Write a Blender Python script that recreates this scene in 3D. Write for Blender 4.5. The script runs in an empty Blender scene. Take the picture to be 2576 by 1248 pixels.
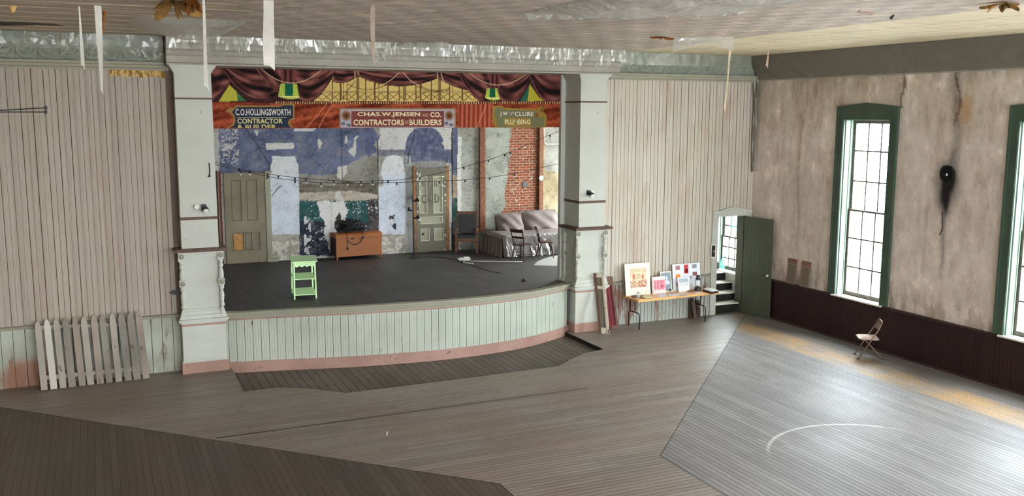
import bpy, bmesh, math, random
import numpy as np
from mathutils import Vector, Matrix

# ------------------------------------------------------------------ camera, world, exposure
scn = bpy.context.scene
COL = scn.collection
CAM = (-15.424, -19.152, 5.126)
YAW, PITCH, ROLL, FPX = 0.424, 0.145, 0.003, 2330.92
def cam_axes():
    cy, sy, cp, sp = math.cos(YAW), math.sin(YAW), math.cos(PITCH), math.sin(PITCH)
    f = Vector((sy*cp, cy*cp, -sp)); r = Vector((cy, -sy, 0)); u = r.cross(f)
    c, s = math.cos(ROLL), math.sin(ROLL)
    return c*r + s*u, -s*r + c*u, f
CR, CU, CF = cam_axes()
cd = bpy.data.cameras.new('camera'); cam = bpy.data.objects.new('camera', cd); COL.objects.link(cam)
m = Matrix.Identity(4)
for i in range(3):
    m[i][0] = CR[i]; m[i][1] = CU[i]; m[i][2] = -CF[i]; m[i][3] = CAM[i]
cam.matrix_world = m
cd.sensor_fit = 'HORIZONTAL'; cd.sensor_width = 36; cd.lens = FPX/2576*36; cd.clip_start = .05; cd.clip_end = 300
scn.camera = cam

world = bpy.data.worlds.new('sky'); scn.world = world; world.use_nodes = True
bgn = world.node_tree.nodes['Background']
bgn.inputs[0].default_value = (.88, .95, 1.03, 1); bgn.inputs[1].default_value = 8.0   # bright overcast sky
scn.view_settings.view_transform = 'Standard'; scn.view_settings.look = 'None'
scn.view_settings.exposure = 2.76; scn.view_settings.gamma = 1; scn.view_settings.use_curve_mapping = False
scn.cycles.use_denoising = True
scn.cycles.max_bounces = 9; scn.cycles.diffuse_bounces = 6; scn.cycles.glossy_bounces = 3
scn.cycles.transparent_max_bounces = 16; scn.cycles.transmission_bounces = 4
scn.cycles.sample_clamp_indirect = 6; scn.cycles.caustics_reflective = False; scn.cycles.caustics_refractive = False

def portal(x, y, z, w, h, rot):          # helps the sky light find the window openings
    L = bpy.data.lights.new('sky_portal', 'AREA'); L.shape = 'RECTANGLE'; L.size = h; L.size_y = w
    L.cycles.is_portal = True
    o = bpy.data.objects.new('sky_portal', L); COL.objects.link(o); o.location = (x, y, z); o.rotation_euler = rot
    o['kind'] = 'helper'
RIGHT_WIN = [-3.795, -8.145, -12.495, -16.845, -21.195]
REAR_WIN = [-12.8, -9.0, -5.2, -1.6]
LEFT_WIN = [-23.5]
REAR_Y, LEFT_X, CEIL = -26.0, -18.37, 6.54
for y in RIGHT_WIN: portal(.42, y, 3.0, 1.4, 4.1, (0, math.pi/2, 0))
portal(.42, 1.0, 1.9, 1.3, 2.2, (0, math.pi/2, 0))
for y in (3.2, 5.05): portal(.42, y, 3.45, 1.75, 4.4, (0, math.pi/2, 0))
for x in REAR_WIN: portal(x, REAR_Y-.4, 3.2, 4.1, 1.5, (math.pi/2, 0, 0))
for y in LEFT_WIN: portal(LEFT_X-.4, y, 3.2, 1.5, 4.1, (0, -math.pi/2, 0))

# ------------------------------------------------------------------ helpers
random.seed(7); RNG = np.random.default_rng(11)
PI = math.pi
def at(px, py, ax, v):
    d = CF + CR*((px-1288)/FPX) - CU*((py-624)/FPX)
    i = 'xyz'.index(ax); t = (v-CAM[i])/d[i]
    return Vector(CAM) + d*t
def proj_np(P):
    d = P - np.array(CAM); z = d @ np.array(CF)
    return 1288+FPX*(d@np.array(CR))/z, 624-FPX*(d@np.array(CU))/z
def lin(c):
    c = c/255.
    return c/12.92 if c <= .04045 else ((c+.055)/1.055)**2.4
def sr(r, g, b): return (lin(r), lin(g), lin(b), 1)
def lin_np(a):
    a = np.clip(a, 0, 255)/255.
    return np.where(a <= .04045, a/12.92, ((a+.055)/1.055)**2.4)

class NT:
    def __init__(s, name):
        s.m = bpy.data.materials.new(name); s.m.use_nodes = True
        s.t = s.m.node_tree; s.b = s.t.nodes['Principled BSDF']; s.out = s.t.nodes['Material Output']
    def n(s, ty, **kw):
        nd = s.t.nodes.new(ty)
        for k, v in kw.items():
            if hasattr(nd, k): setattr(nd, k, v)
        return nd
    def put(s, sock, v):
        if isinstance(v, bpy.types.NodeSocket): s.t.links.new(v, sock)
        elif v is not None: sock.default_value = v
    def math(s, op, a, b=None, c=None, clamp=False):
        nd = s.n('ShaderNodeMath', operation=op, use_clamp=clamp)
        s.put(nd.inputs[0], a); s.put(nd.inputs[1], b)
        if c is not None: s.put(nd.inputs[2], c)
        return nd.outputs[0]
    def pos(s, obj=False):
        return s.n('ShaderNodeTexCoord').outputs['Object'] if obj else s.n('ShaderNodeNewGeometry').outputs['Position']
    def scale(s, v, k):
        nd = s.n('ShaderNodeVectorMath', operation='MULTIPLY'); s.put(nd.inputs[0], v); nd.inputs[1].default_value = k
        return nd.outputs[0]
    def sep(s, v):
        nd = s.n('ShaderNodeSeparateXYZ'); s.put(nd.inputs[0], v); return nd.outputs
    def comb(s, x=0., y=0., z=0.):
        nd = s.n('ShaderNodeCombineXYZ'); s.put(nd.inputs[0], x); s.put(nd.inputs[1], y); s.put(nd.inputs[2], z); return nd.outputs[0]
    def noise(s, vec, sc, det=3, rough=.55):
        nd = s.n('ShaderNodeTexNoise'); s.put(nd.inputs['Vector'], vec); nd.inputs['Scale'].default_value = sc
        nd.inputs['Detail'].default_value = det; nd.inputs['Roughness'].default_value = rough
        return nd.outputs['Fac']
    def rng(s, v, a, b, c=0., d=1.):
        nd = s.n('ShaderNodeMapRange'); s.put(nd.inputs['Value'], v)
        for k, x in zip(('From Min', 'From Max', 'To Min', 'To Max'), (a, b, c, d)): nd.inputs[k].default_value = x
        return nd.outputs[0]
    def mix(s, f, a, b, bt='MIX'):
        nd = s.n('ShaderNodeMix', data_type='RGBA', blend_type=bt)
        s.put(nd.inputs['Factor'], f); s.put(nd.inputs['A'], a); s.put(nd.inputs['B'], b)
        # sockets of the RGBA variant
        return nd.outputs['Result']
    def bump(s, h, st=.3, dist=.02):
        nd = s.n('ShaderNodeBump'); nd.inputs['Strength'].default_value = st; nd.inputs['Distance'].default_value = dist
        s.put(nd.inputs['Height'], h); s.t.links.new(nd.outputs[0], s.b.inputs['Normal'])
    def col(s, v): s.put(s.b.inputs['Base Color'], v)
    def set(s, rough=None, spec=None, metal=None):
        if rough is not None: s.put(s.b.inputs['Roughness'], rough)
        if spec is not None: s.put(s.b.inputs['Specular IOR Level'], spec)
        if metal is not None: s.put(s.b.inputs['Metallic'], metal)
def _mix(s, f, a, b, bt='MIX'):
    nd = s.t.nodes.new('ShaderNodeMix'); nd.data_type = 'RGBA'; nd.blend_type = bt
    s.put(nd.inputs[0], f); s.put(nd.inputs[6], a); s.put(nd.inputs[7], b)
    return nd.outputs[2]
NT.mix = _mix

def mat(name, c, rough=.6, spec=.3, metal=0., var=.12, sc=9., bump=0., obj=True, c2=None):
    t = NT(name); f = t.noise(t.pos(obj), sc, 4)
    a = c2 or tuple(x*(1-var*1.6) for x in c[:3])+(1,)
    b = tuple(min(1, x*(1+var)) for x in c[:3])+(1,)
    t.col(t.mix(t.rng(f, .3, .7), a, b)); t.set(rough, spec, metal)
    if bump: t.bump(f, bump, .02)
    return t.m
def worn(name, c, under, amt=.5, rough=.6, sc=6., st=(1, 1, 1), spec=.25, c2=None, bump=.25):
    """old paint: base coat, dirty variation, flaked places showing what is under it"""
    t = NT(name); p = t.pos(True); v = t.scale(p, st)
    big = t.noise(p, 1.3, 3); fine = t.noise(v, sc, 5, .65); sp = t.noise(v, sc*6, 3, .7)
    k = t.mix(t.rng(big, .3, .7), c, c2 or tuple(x*.82 for x in c[:3])+(1,))
    k = t.mix(t.rng(sp, .35, .75, 0, .25), k, tuple(x*.7 for x in c[:3])+(1,))
    fl = t.math('MULTIPLY', t.rng(fine, .70-.10*amt, .74-.10*amt), 1.0)
    k = t.mix(fl, k, under); t.col(k); t.set(rough, spec)
    t.bump(t.math('SUBTRACT', 1.0, fl), bump, .004)
    return t.m
def boards(name, axis, w, dark, light, seam=.05, rough=.55, spec=.35, grain=.35, seg=2.6, stain=None, extra=None, seamcol=(.006, .005, .004, 1), stain_amt=.6, bump=.5):
    """boards laid side by side across AXIS (0 x, 1 y), running along the other axis"""
    t = NT(name); p = t.pos(); X = t.sep(p); u = X[axis]; v = X[1-axis]
    q = t.math('DIVIDE', u, w); k = t.math('FLOOR', q); f = t.math('FRACT', q)
    wn = t.n('ShaderNodeTexWhiteNoise', noise_dimensions='1D'); t.put(wn.inputs['W'], k); r1 = wn.outputs['Value']
    sg = t.math('FLOOR', t.math('DIVIDE', t.math('ADD', v, t.math('MULTIPLY', r1, 17.3)), seg))
    wn2 = t.n('ShaderNodeTexWhiteNoise', noise_dimensions='2D'); t.put(wn2.inputs['Vector'], t.comb(k, sg, 0.)); r2 = wn2.outputs['Value']
    gv = t.comb(t.math('MULTIPLY', u, 46.), t.math('ADD', t.math('MULTIPLY', v, 1.6), t.math('MULTIPLY', r2, 31.)), 0.)
    g = t.noise(gv, 1.0, 5, .7)
    tone = t.math('ADD', t.math('MULTIPLY', r2, .38), t.math('MULTIPLY', t.rng(g, .25, .75), grain*1.7))
    c = t.mix(t.math('MINIMUM', tone, 1.0), dark, light)
    big = t.noise(p, .55, 4, .6)
    if stain: c = t.mix(t.rng(big, .42, .68, 0, stain_amt), c, stain)
    if extra: c = extra(t, p, X, c, g, big)
    e = t.math('MULTIPLY', t.math('ABSOLUTE', t.math('SUBTRACT', f, .5)), 2.0)
    wn3 = t.n('ShaderNodeTexWhiteNoise', noise_dimensions='1D'); t.put(wn3.inputs['W'], t.math('ADD', k, 91.7))
    sm = t.rng(e, 1-seam*1.6, 1-seam*.5)
    sm = t.math('MULTIPLY', sm, t.rng(t.noise(t.comb(t.math('MULTIPLY', k, 3.1), t.math('MULTIPLY', v, .8), 0.), 1.0, 2), .25, .6, .35, 1.))
    endf = t.math('FRACT', t.math('DIVIDE', t.math('ADD', v, t.math('MULTIPLY', r1, 17.3)), seg))
    c = t.mix(sm, c, seamcol); t.col(c)
    rr = t.rng(t.math('ADD', t.math('MULTIPLY', g, .6), t.math('MULTIPLY', big, .5)), .3, .8, rough-.12, rough+.14)
    t.set(rr, spec); t.bump(t.math('SUBTRACT', t.math('MULTIPLY', g, .25), sm), bump, .006)
    return t.m

def board_paint(name, c1, c2, st1, st2, w):
    t = NT(name); p = t.pos(); X = t.sep(p); k = t.math('FLOOR', t.math('DIVIDE', X[0], w))
    wn = t.n('ShaderNodeTexWhiteNoise', noise_dimensions='1D'); t.put(wn.inputs['W'], k)
    s1 = t.noise(t.comb(t.math('MULTIPLY', X[0], 34.), 0., t.math('MULTIPLY', X[2], .7)), 1., 5, .7); s2 = t.noise(t.comb(t.math('MULTIPLY', X[0], 9.), 3., t.math('MULTIPLY', X[2], .35)), 1., 4, .6)
    f = t.math('ADD', t.math('MULTIPLY', wn.outputs['Value'], .35), t.math('MULTIPLY', t.rng(s1, .3, .7), .65))
    c = t.mix(f, c1, c2); b1 = t.noise(p, .9, 4, .6); b2 = t.noise(t.scale(p, (1, 1, .5)), 1.6, 4, .6)
    c = t.mix(t.rng(b1, .48, .66, 0, .6), c, st1); c = t.mix(t.math('MULTIPLY', t.rng(b2, .5, .68, 0, .6), t.rng(s2, .35, .6)), c, st2)
    c = t.mix(t.rng(t.noise(t.scale(p, (1, 1, .35)), 26, 3, .7), .66, .74, 0, .55), c, sr(216, 210, 196)); c = t.mix(t.rng(t.noise(t.scale(p, (1, 1, .5)), 17, 4, .7), .68, .76, 0, .5), c, sr(96, 80, 70))
    bd = t.math('ABSOLUTE', t.math('SUBTRACT', t.math('FRACT', t.math('DIVIDE', X[0], w)), .5)); c = t.mix(t.rng(bd, .035, .015, 0, .3), c, sr(112, 98, 86))
    t.col(c); t.set(.72, .2); t.bump(s1, .2, .004); return t.m
class MB:
    """collects shapes, then links them as one mesh object"""
    def __init__(s): s.bm = bmesh.new(); s.mi = 0
    def f(s, pts):
        vs = [s.bm.verts.new(p) for p in pts]
        fc = s.bm.faces.new(vs); fc.material_index = s.mi; return fc
    def box(s, a, b, M=None):
        x0, y0, z0 = a; x1, y1, z1 = b
        P = [Vector(p) for p in ((x0,y0,z0),(x1,y0,z0),(x1,y1,z0),(x0,y1,z0),(x0,y0,z1),(x1,y0,z1),(x1,y1,z1),(x0,y1,z1))]
        if M: P = [M @ p for p in P]
        vs = [s.bm.verts.new(p) for p in P]
        for q in ((0,3,2,1),(4,5,6,7),(0,1,5,4),(1,2,6,5),(2,3,7,6),(3,0,4,7)):
            s.bm.faces.new([vs[i] for i in q]).material_index = s.mi
        return s
    def prism(s, poly, fn, d0, d1):
        """poly: 2D points; fn(a,b,d) -> 3D"""
        A = [s.bm.verts.new(fn(a, b, d0)) for a, b in poly]; B = [s.bm.verts.new(fn(a, b, d1)) for a, b in poly]
        n = len(poly)
        for F in (A[::-1], B): s.bm.faces.new(F).material_index = s.mi
        for i in range(n): s.bm.faces.new((A[i], A[(i+1) % n], B[(i+1) % n], B[i])).material_index = s.mi
        return s
    def tube(s, pts, r, n=8, cap=True):
        pts = [Vector(p) for p in pts]; rings = []; up = None
        for i, p in enumerate(pts):
            d = (pts[min(i+1, len(pts)-1)] - pts[max(i-1, 0)]).normalized()
            if up is None:
                up = d.orthogonal().normalized()
            else:
                up = (up - d*up.dot(d)); up = up.normalized() if up.length > 1e-6 else d.orthogonal().normalized()
            w = d.cross(up); rr = r[i] if isinstance(r, (list, tuple)) else r
            rings.append([s.bm.verts.new(p + (up*math.cos(2*PI*k/n) + w*math.sin(2*PI*k/n))*rr) for k in range(n)])
        for a, b in zip(rings, rings[1:]):
            for k in range(n): s.bm.faces.new((a[k], a[(k+1) % n], b[(k+1) % n], b[k])).material_index = s.mi
        if cap:
            s.bm.faces.new(rings[0][::-1]).material_index = s.mi; s.bm.faces.new(rings[-1]).material_index = s.mi
        return s
    def lathe(s, prof, c, n=16, M=None):
        """prof: (radius, z) from bottom to top about the vertical through c"""
        rings = []
        for r, z in prof:
            rg = []
            for k in range(n):
                p = Vector((r*math.cos(2*PI*k/n), r*math.sin(2*PI*k/n), z))
                if M: p = M @ p
                rg.append(s.bm.verts.new(p + Vector(c)))
            rings.append(rg)
        for a, b in zip(rings, rings[1:]):
            for k in range(n): s.bm.faces.new((a[k], a[(k+1) % n], b[(k+1) % n], b[k])).material_index = s.mi
        s.bm.faces.new(rings[0][::-1]).material_index = s.mi; s.bm.faces.new(rings[-1]).material_index = s.mi
        return s
    def grid(s, nu, nv, fn):
        V = [[s.bm.verts.new(fn(i/(nu-1), j/(nv-1))) for j in range(nv)] for i in range(nu)]
        for i in range(nu-1):
            for j in range(nv-1): s.bm.faces.new((V[i][j], V[i+1][j], V[i+1][j+1], V[i][j+1])).material_index = s.mi
        return s
    def build(s, name, m, parent=None, smooth=False, bevel=0.):
        bmesh.ops.recalc_face_normals(s.bm, faces=s.bm.faces)
        if bevel:
            es = [e for e in s.bm.edges if len(e.link_faces) == 2 and e.calc_face_angle(0) > .5]
            bmesh.ops.bevel(s.bm, geom=es, offset=bevel, segments=2, affect='EDGES', clamp_overlap=True)
        me = bpy.data.meshes.new(name); s.bm.to_mesh(me); s.bm.free()
        for mm in (m if isinstance(m, (list, tuple)) else [m]): me.materials.append(mm)
        if smooth: me.polygons.foreach_set('use_smooth', [True]*len(me.polygons))
        return link(name, me, parent)
WM = {}
def link(name, me, parent=None):
    o = bpy.data.objects.new(name, me); COL.objects.link(o)
    if parent is not None:
        r = WM.get(parent.name)
        if r is not None and me is not None: me.transform(r.inverted())
        o.parent = parent; WM[o.name] = r if r is not None else Matrix.Identity(4)
    return o
def tag(o, label=None, cat=None, group=None, kind=None):
    if label: o['label'] = label
    if cat: o['category'] = cat
    if group: o['group'] = group
    if kind: o['kind'] = kind
    return o
def thing(name, label, cat, loc=(0, 0, 0), rz=0., group=None, kind=None):
    o = bpy.data.objects.new(name, None); COL.objects.link(o); o.empty_display_size = .1
    o.location = loc; o.rotation_euler = (0, 0, rz)
    WM[o.name] = Matrix.Translation(Vector(loc)) @ Matrix.Rotation(rz, 4, 'Z')
    return tag(o, label, cat, group, kind)
def struct(o, label=None, cat=None): return tag(o, label, cat, None, 'structure')
def dup(root, loc, rz, label):
    r = root.copy(); COL.objects.link(r); r.location = loc; r.rotation_euler = (0, 0, rz); r['label'] = label
    for ch in list(root.children):
        c = ch.copy(); COL.objects.link(c); c.parent = r
        for g in list(ch.children):
            d = g.copy(); COL.objects.link(d); d.parent = c
    return r
def frame_M(o, x, y, z):
    M = Matrix.Identity(4)
    for i in range(3): M[i][0] = x[i]; M[i][1] = y[i]; M[i][2] = z[i]; M[i][3] = o[i]
    return M
def beam_M(a, b, up=(0, 0, 1)):
    """matrix whose x runs from a to b"""
    a, b = Vector(a), Vector(b); x = (b-a).normalized(); y = Vector(up).cross(x)
    y = y.normalized() if y.length > 1e-5 else Vector((0, 1, 0)); z = x.cross(y)
    return frame_M(a, x, y, z), (b-a).length
def bar(mb, a, b, w, h, up=(0, 0, 1)):
    M, L = beam_M(a, b, up); return mb.box((0, -w/2, -h/2), (L, w/2, h/2), M)
# value noise in numpy, for painted surfaces
def vnoise(x, y, seed=0):
    r = np.random.default_rng(seed).random((256, 256))
    xi = np.floor(x).astype(int); yi = np.floor(y).astype(int); fx = x-xi; fy = y-yi
    fx = fx*fx*(3-2*fx); fy = fy*fy*(3-2*fy)
    g = lambda a, b: r[a % 256, b % 256]
    return (g(xi, yi)*(1-fx)+g(xi+1, yi)*fx)*(1-fy)+(g(xi, yi+1)*(1-fx)+g(xi+1, yi+1)*fx)*fy
def fbm(x, y, s, seed=0, o=4):
    a = 0; w = .5
    for k in range(o):
        a = a+w*vnoise(x/s*2**k+k*17.1, y/s*2**k+k*9.7, seed+k); w *= .5
    return a/(1-.5**o)
def inpoly(x, y, poly):
    c = np.zeros(x.shape, bool); n = len(poly)
    for i in range(n):
        x0, y0 = poly[i]; x1, y1 = poly[(i+1) % n]
        if y0 == y1: continue
        k = ((y0 > y) != (y1 > y)) & (x < (x1-x0)*(y-y0)/(y1-y0)+x0)
        c ^= k
    return c
def painted(name, m, us, vs, posfn, colfn, holes=(), parent=None):
    """a surface of fine cells whose own paint is kept as a colour attribute; posfn(U,V)->(...,3)"""
    U, V = np.meshgrid(us, vs, indexing='ij'); P = posfn(U, V).reshape(-1, 3)
    c = colfn(P, U.ravel(), V.ravel())
    nu, nv = len(us), len(vs)
    i, j = np.meshgrid(np.arange(nu-1), np.arange(nv-1), indexing='ij'); i = i.ravel(); j = j.ravel()
    uc = (us[i]+us[i+1])/2; vc = (vs[j]+vs[j+1])/2; keep = np.ones(len(i), bool)
    for (a, b, c0, d) in holes: keep &= ~((uc > a) & (uc < b) & (vc > c0) & (vc < d))
    i, j = i[keep], j[keep]
    q = np.stack([i*nv+j, (i+1)*nv+j, (i+1)*nv+j+1, i*nv+j+1], 1)
    me = bpy.data.meshes.new(name); me.vertices.add(len(P)); me.vertices.foreach_set('co', P.ravel())
    me.loops.add(q.size); me.loops.foreach_set('vertex_index', q.ravel())
    me.polygons.add(len(q)); me.polygons.foreach_set('loop_start', np.arange(len(q))*4)
    me.update(calc_edges=True)
    ca = me.color_attributes.new('paint', 'FLOAT_COLOR', 'POINT')
    full = np.ones((len(P), 4)); full[:, :3] = lin_np(c[:, :3])
    if c.shape[1] > 3: full[:, 3] = c[:, 3]
    ca.data.foreach_set('color', full.astype(np.float32).ravel())
    me.materials.append(m)
    bm = bmesh.new(); bm.from_mesh(me); bmesh.ops.delete(bm, geom=[v for v in bm.verts if not v.link_faces], context='VERTS'); bm.to_mesh(me); bm.free()
    return link(name, me, parent)
def attr_mat(name, rough=.8, spec=.15, det=.25, sc=30., bump=.3, brick=False, st=(1, 1, 1), pale=.8):
    t = NT(name); a = t.n('ShaderNodeAttribute'); a.attribute_name = 'paint'; p = t.pos()
    f = t.noise(t.scale(p, st), sc, 5, .7); g = t.noise(t.scale(p, st), sc/6, 4, .6)
    c = t.mix(t.rng(f, .3, .7, 0, det), a.outputs['Color'], (.02, .018, .015, 1))
    c = t.mix(t.rng(g, .55, .75, 0, det*pale), c, (.75, .72, .66, 1))
    h = f
    if brick:
        X = t.sep(p); b = t.n('ShaderNodeTexBrick'); t.put(b.inputs['Vector'], t.comb(X[0], X[2], 0.))
        b.inputs['Scale'].default_value = 1; b.inputs['Brick Width'].default_value = .21; b.inputs['Row Height'].default_value = .077
        b.inputs['Mortar Size'].default_value = .009; b.inputs['Mortar Smooth'].default_value = .3; b.inputs['Bias'].default_value = 0.
        b.inputs['Color1'].default_value = sr(150, 78, 52); b.inputs['Color2'].default_value = sr(116, 54, 37); b.inputs['Mortar'].default_value = sr(168, 152, 134)
        bc = t.mix(t.rng(f, .45, .75, 0, .6), b.outputs['Color'], sr(160, 116, 90))
        k = t.math('SUBTRACT', 1.0, a.outputs['Alpha'])
        c = t.mix(t.rng(k, .4, .6), c, bc)
    t.col(c); t.set(rough, spec); t.bump(h, bump, .01)
    return t.m
# ------------------------------------------------------------------ materials of the room
M = {}
M['groove_light'] = mat('shallow_bead', sr(158, 162, 148), .8, .1)
M['pillar'] = worn('pale_sage_paint', sr(196, 198, 188), sr(140, 140, 128), .4, .6, 5, c2=sr(184, 185, 174))
M['pink'] = worn('dusty_pink_paint', sr(174, 140, 126), sr(124, 102, 92), .8, .65, 9, c2=sr(150, 118, 104))
M['wains'] = worn('pale_green_paint', sr(190, 196, 182), sr(120, 116, 102), .35, .6, 7, (1, 1, .35), c2=sr(172, 178, 164))
M['wallboard'] = worn('faded_board_paint', sr(182, 172, 156), sr(204, 198, 182), .75, .7, 3.6, (1, 1, .14), c2=sr(156, 140, 128))
M['wallboard_r'] = worn('cream_board_paint', sr(194, 186, 170), sr(150, 128, 112), .5, .7, 3.2, (1, 1, .15), c2=sr(180, 168, 148))
M['groove'] = mat('dark_board_gap', sr(78, 64, 54), .9, .1)
M['wallboard'] = board_paint('faded_wall_boards', sr(154, 143, 131), sr(188, 179, 164), sr(168, 160, 138), sr(166, 140, 126), .1)
M['wallboard_r'] = board_paint('cream_wall_boards', sr(172, 164, 148), sr(206, 200, 186), sr(190, 178, 156), sr(170, 138, 116), .105)
M['brown'] = mat('brown_trim', sr(96, 70, 58), .55, .3, var=.25, sc=14)
M['cornice'] = worn('cornice_paint', sr(160, 156, 138), sr(120, 110, 92), .3, .7, 6, c2=sr(152, 150, 132))
M['beam'] = worn('shaded_beam_paint', sr(168, 164, 150), sr(126, 118, 104), .4, .65, 5, c2=sr(152, 148, 136))  # sage darkened to show the light falling off near the ceiling
M['frieze'] = worn('stamped_frieze_paint', sr(142, 148, 134), sr(128, 124, 106), .2, .55, 6)
M['maroon'] = boards('dark_maroon_boards', 1, .09, sr(27, 12, 11), sr(46, 23, 20), .07, .5, .3, .4, 4., bump=.7)
M['maroon_trim'] = mat('dark_maroon_trim', sr(52, 32, 30), .45, .35, var=.2)
M['green'] = worn('green_casing_paint', sr(66, 84, 68), sr(96, 98, 78), .5, .42, 4, (1, 1, .5), .4, c2=sr(54, 70, 58))
M['green_pale'] = worn('pale_green_reveal', sr(150, 174, 158), sr(178, 186, 174), .3, .45, 5, spec=.4)
M['sash'] = mat('weathered_sash', sr(92, 84, 76), .6, .3, var=.25)
M['doorgreen'] = worn('dark_olive_door', sr(68, 72, 58), sr(70, 68, 56), .3, .5, 4, (1, 1, .4), .35, c2=sr(76, 80, 66))
M['white'] = mat('white_paint', sr(228, 226, 216), .5, .3, var=.05)
M['black'] = mat('black_paint', sr(22, 22, 23), .45, .4, var=.2)
M['steel'] = mat('bare_steel', sr(150, 148, 144), .35, .5, .8)
M['darkwood'] = mat('dark_reddish_wood', sr(66, 32, 28), .4, .4, var=.3, sc=16)
M['wood'] = mat('brown_post_wood', sr(132, 84, 58), .6, .3, var=.25, sc=14)
M['treadwhite'] = mat('worn_light_tread', sr(216, 212, 200), .55, .35, var=.1)
M['riser'] = mat('dark_riser', sr(34, 32, 29), .6, .25, var=.2)
def glass_mat():
    t = NT('window_glass'); t.t.nodes.remove(t.b)
    tr = t.n('ShaderNodeBsdfTransparent'); tr.inputs[0].default_value = (.93, .95, .94, 1)
    gl = t.n('ShaderNodeBsdfGlossy'); gl.inputs['Roughness'].default_value = .03
    mx = t.n('ShaderNodeMixShader'); mx.inputs[0].default_value = .06; t.put(mx.inputs[1], tr.outputs[0]); t.put(mx.inputs[2], gl.outputs[0])
    t.put(t.out.inputs[0], mx.outputs[0]); return t.m
M['glass'] = glass_mat()
def film(name, c, body, gloss=.12, rough=.14, crease=.5, wr=1.5, vec=(1.6, 1.6, .8)):
    """thin plastic film: mostly see-through, milky along its creases, glossy"""
    t = NT(name); t.t.nodes.remove(t.b); p = t.scale(t.pos(), vec)
    w = t.n('ShaderNodeTexNoise'); t.put(w.inputs['Vector'], p); w.inputs['Scale'].default_value = wr*.8; w.inputs['Detail'].default_value = 2
    q = t.n('ShaderNodeVectorMath', operation='MULTIPLY_ADD'); t.put(q.inputs[0], w.outputs['Color']); q.inputs[1].default_value = (.7, .7, .7); t.put(q.inputs[2], p)
    def ridge(x, k): return t.math('SUBTRACT', 1.0, t.math('MULTIPLY', t.math('ABSOLUTE', t.math('SUBTRACT', x, .5)), k), clamp=True)
    r = t.math('MAXIMUM', ridge(t.noise(q.outputs[0], wr*1.6, 1, .4), 34.), ridge(t.noise(t.scale(q.outputs[0], (1.3, 1.3, .6)), wr*2.9, 1, .4), 30.))
    r = t.math('MULTIPLY', r, t.rng(t.noise(p, wr*.9, 2), .47, .62, .08, 1.))
    fac = t.math('ADD', body, t.math('MULTIPLY', r, crease), clamp=True)
    tr = t.n('ShaderNodeBsdfTransparent'); tr.inputs[0].default_value = (.97, .97, .96, 1)
    df = t.n('ShaderNodeBsdfDiffuse'); df.inputs[0].default_value = c; tl = t.n('ShaderNodeBsdfTranslucent'); tl.inputs[0].default_value = c
    gl = t.n('ShaderNodeBsdfGlossy'); gl.inputs['Roughness'].default_value = rough; gl.inputs[0].default_value = (.95, .95, .93, 1)
    m0 = t.n('ShaderNodeMixShader'); m0.inputs[0].default_value = .3; t.put(m0.inputs[1], df.outputs[0]); t.put(m0.inputs[2], tl.outputs[0])
    m1 = t.n('ShaderNodeMixShader'); t.put(m1.inputs[0], fac); t.put(m1.inputs[1], tr.outputs[0]); t.put(m1.inputs[2], m0.outputs[0])
    m2 = t.n('ShaderNodeMixShader'); m2.inputs[0].default_value = gloss; t.put(m2.inputs[1], m1.outputs[0]); t.put(m2.inputs[2], gl.outputs[0])
    t.put(t.out.inputs[0], m2.outputs[0]); return t.m
M['film'] = film('clear_plastic_film', sr(232, 232, 224), .10, .045, .25, .7, 1.3, (1.2, 1.2, 1.5))
M['film_dense'] = film('milky_plastic_film', sr(228, 230, 224), .40, .10, .18, .28, 1.0)
M['film_grey'] = film('grey_cornice_film', sr(132, 126, 112), .86, .03, .3, .14, .5)
M['paper'] = mat('white_tape_paper', sr(253, 251, 244), .7, .2, var=.04)
M['insul'] = mat('torn_brown_paper', sr(176, 138, 84), .8, .15, var=.5, sc=5)

# ------------------------------------------------------------------ floor, stage floor
def honey(t, p, X, c, g, big):       # bare honey coloured boards along the window wall
    nx = t.math('ADD', X[0], t.math('MULTIPLY', t.math('SUBTRACT', t.noise(t.comb(0., t.math('MULTIPLY', X[1], .5), 0.), 1., 3), .5), .5))
    k = t.math('MULTIPLY', t.rng(nx, -1.75, -1.6), t.rng(nx, -1.0, -.7, 1, 0))
    k = t.math('MULTIPLY', k, t.rng(g, .3, .6, .1, 1.)); k = t.math('MULTIPLY', k, t.rng(t.noise(p, 1.1, 4), .35, .6, .25, 1.))
    c = t.mix(t.math('MULTIPLY', k, .9), c, sr(190, 148, 92))
    # chalk ring worn on the boards
    d = t.n('ShaderNodeVectorMath', operation='DISTANCE'); t.put(d.inputs[0], p); d.inputs[1].default_value = (-4.95, -9.35, 0)
    ring = t.rng(t.math('ABSOLUTE', t.math('SUBTRACT', d.outputs['Value'], 1.62)), .015, .04, 1, 0)
    ring = t.math('MULTIPLY', ring, t.rng(X[1], -8.6, -8.0)); ring = t.math('MULTIPLY', ring, t.rng(g, .35, .6, .3, 1))
    return t.mix(t.math('MULTIPLY', ring, .75), c, sr(215, 212, 205))
def scuffs(t, p, X, c, g, big):
    h = t.noise(t.scale(p, (.35, 1.2, 1)), .9, 4)
    c = t.mix(t.rng(h, .5, .72, 0, .55), c, sr(140, 118, 104))
    return t.mix(t.rng(t.noise(p, 2.3, 5, .7), .62, .74, 0, .35), c, sr(168, 164, 156))
M['floor_main'] = boards('hall_boards_across', 1, .098, sr(82, 76, 70), sr(152, 142, 132), .11, .44, .5, .5, 3.4, sr(128, 108, 94), scuffs)
M['floor_right'] = boards('hall_boards_by_windows', 0, .098, sr(84, 80, 78), sr(146, 141, 139), .12, .56, .42, .5, 3.4, sr(112, 107, 107), honey)
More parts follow.
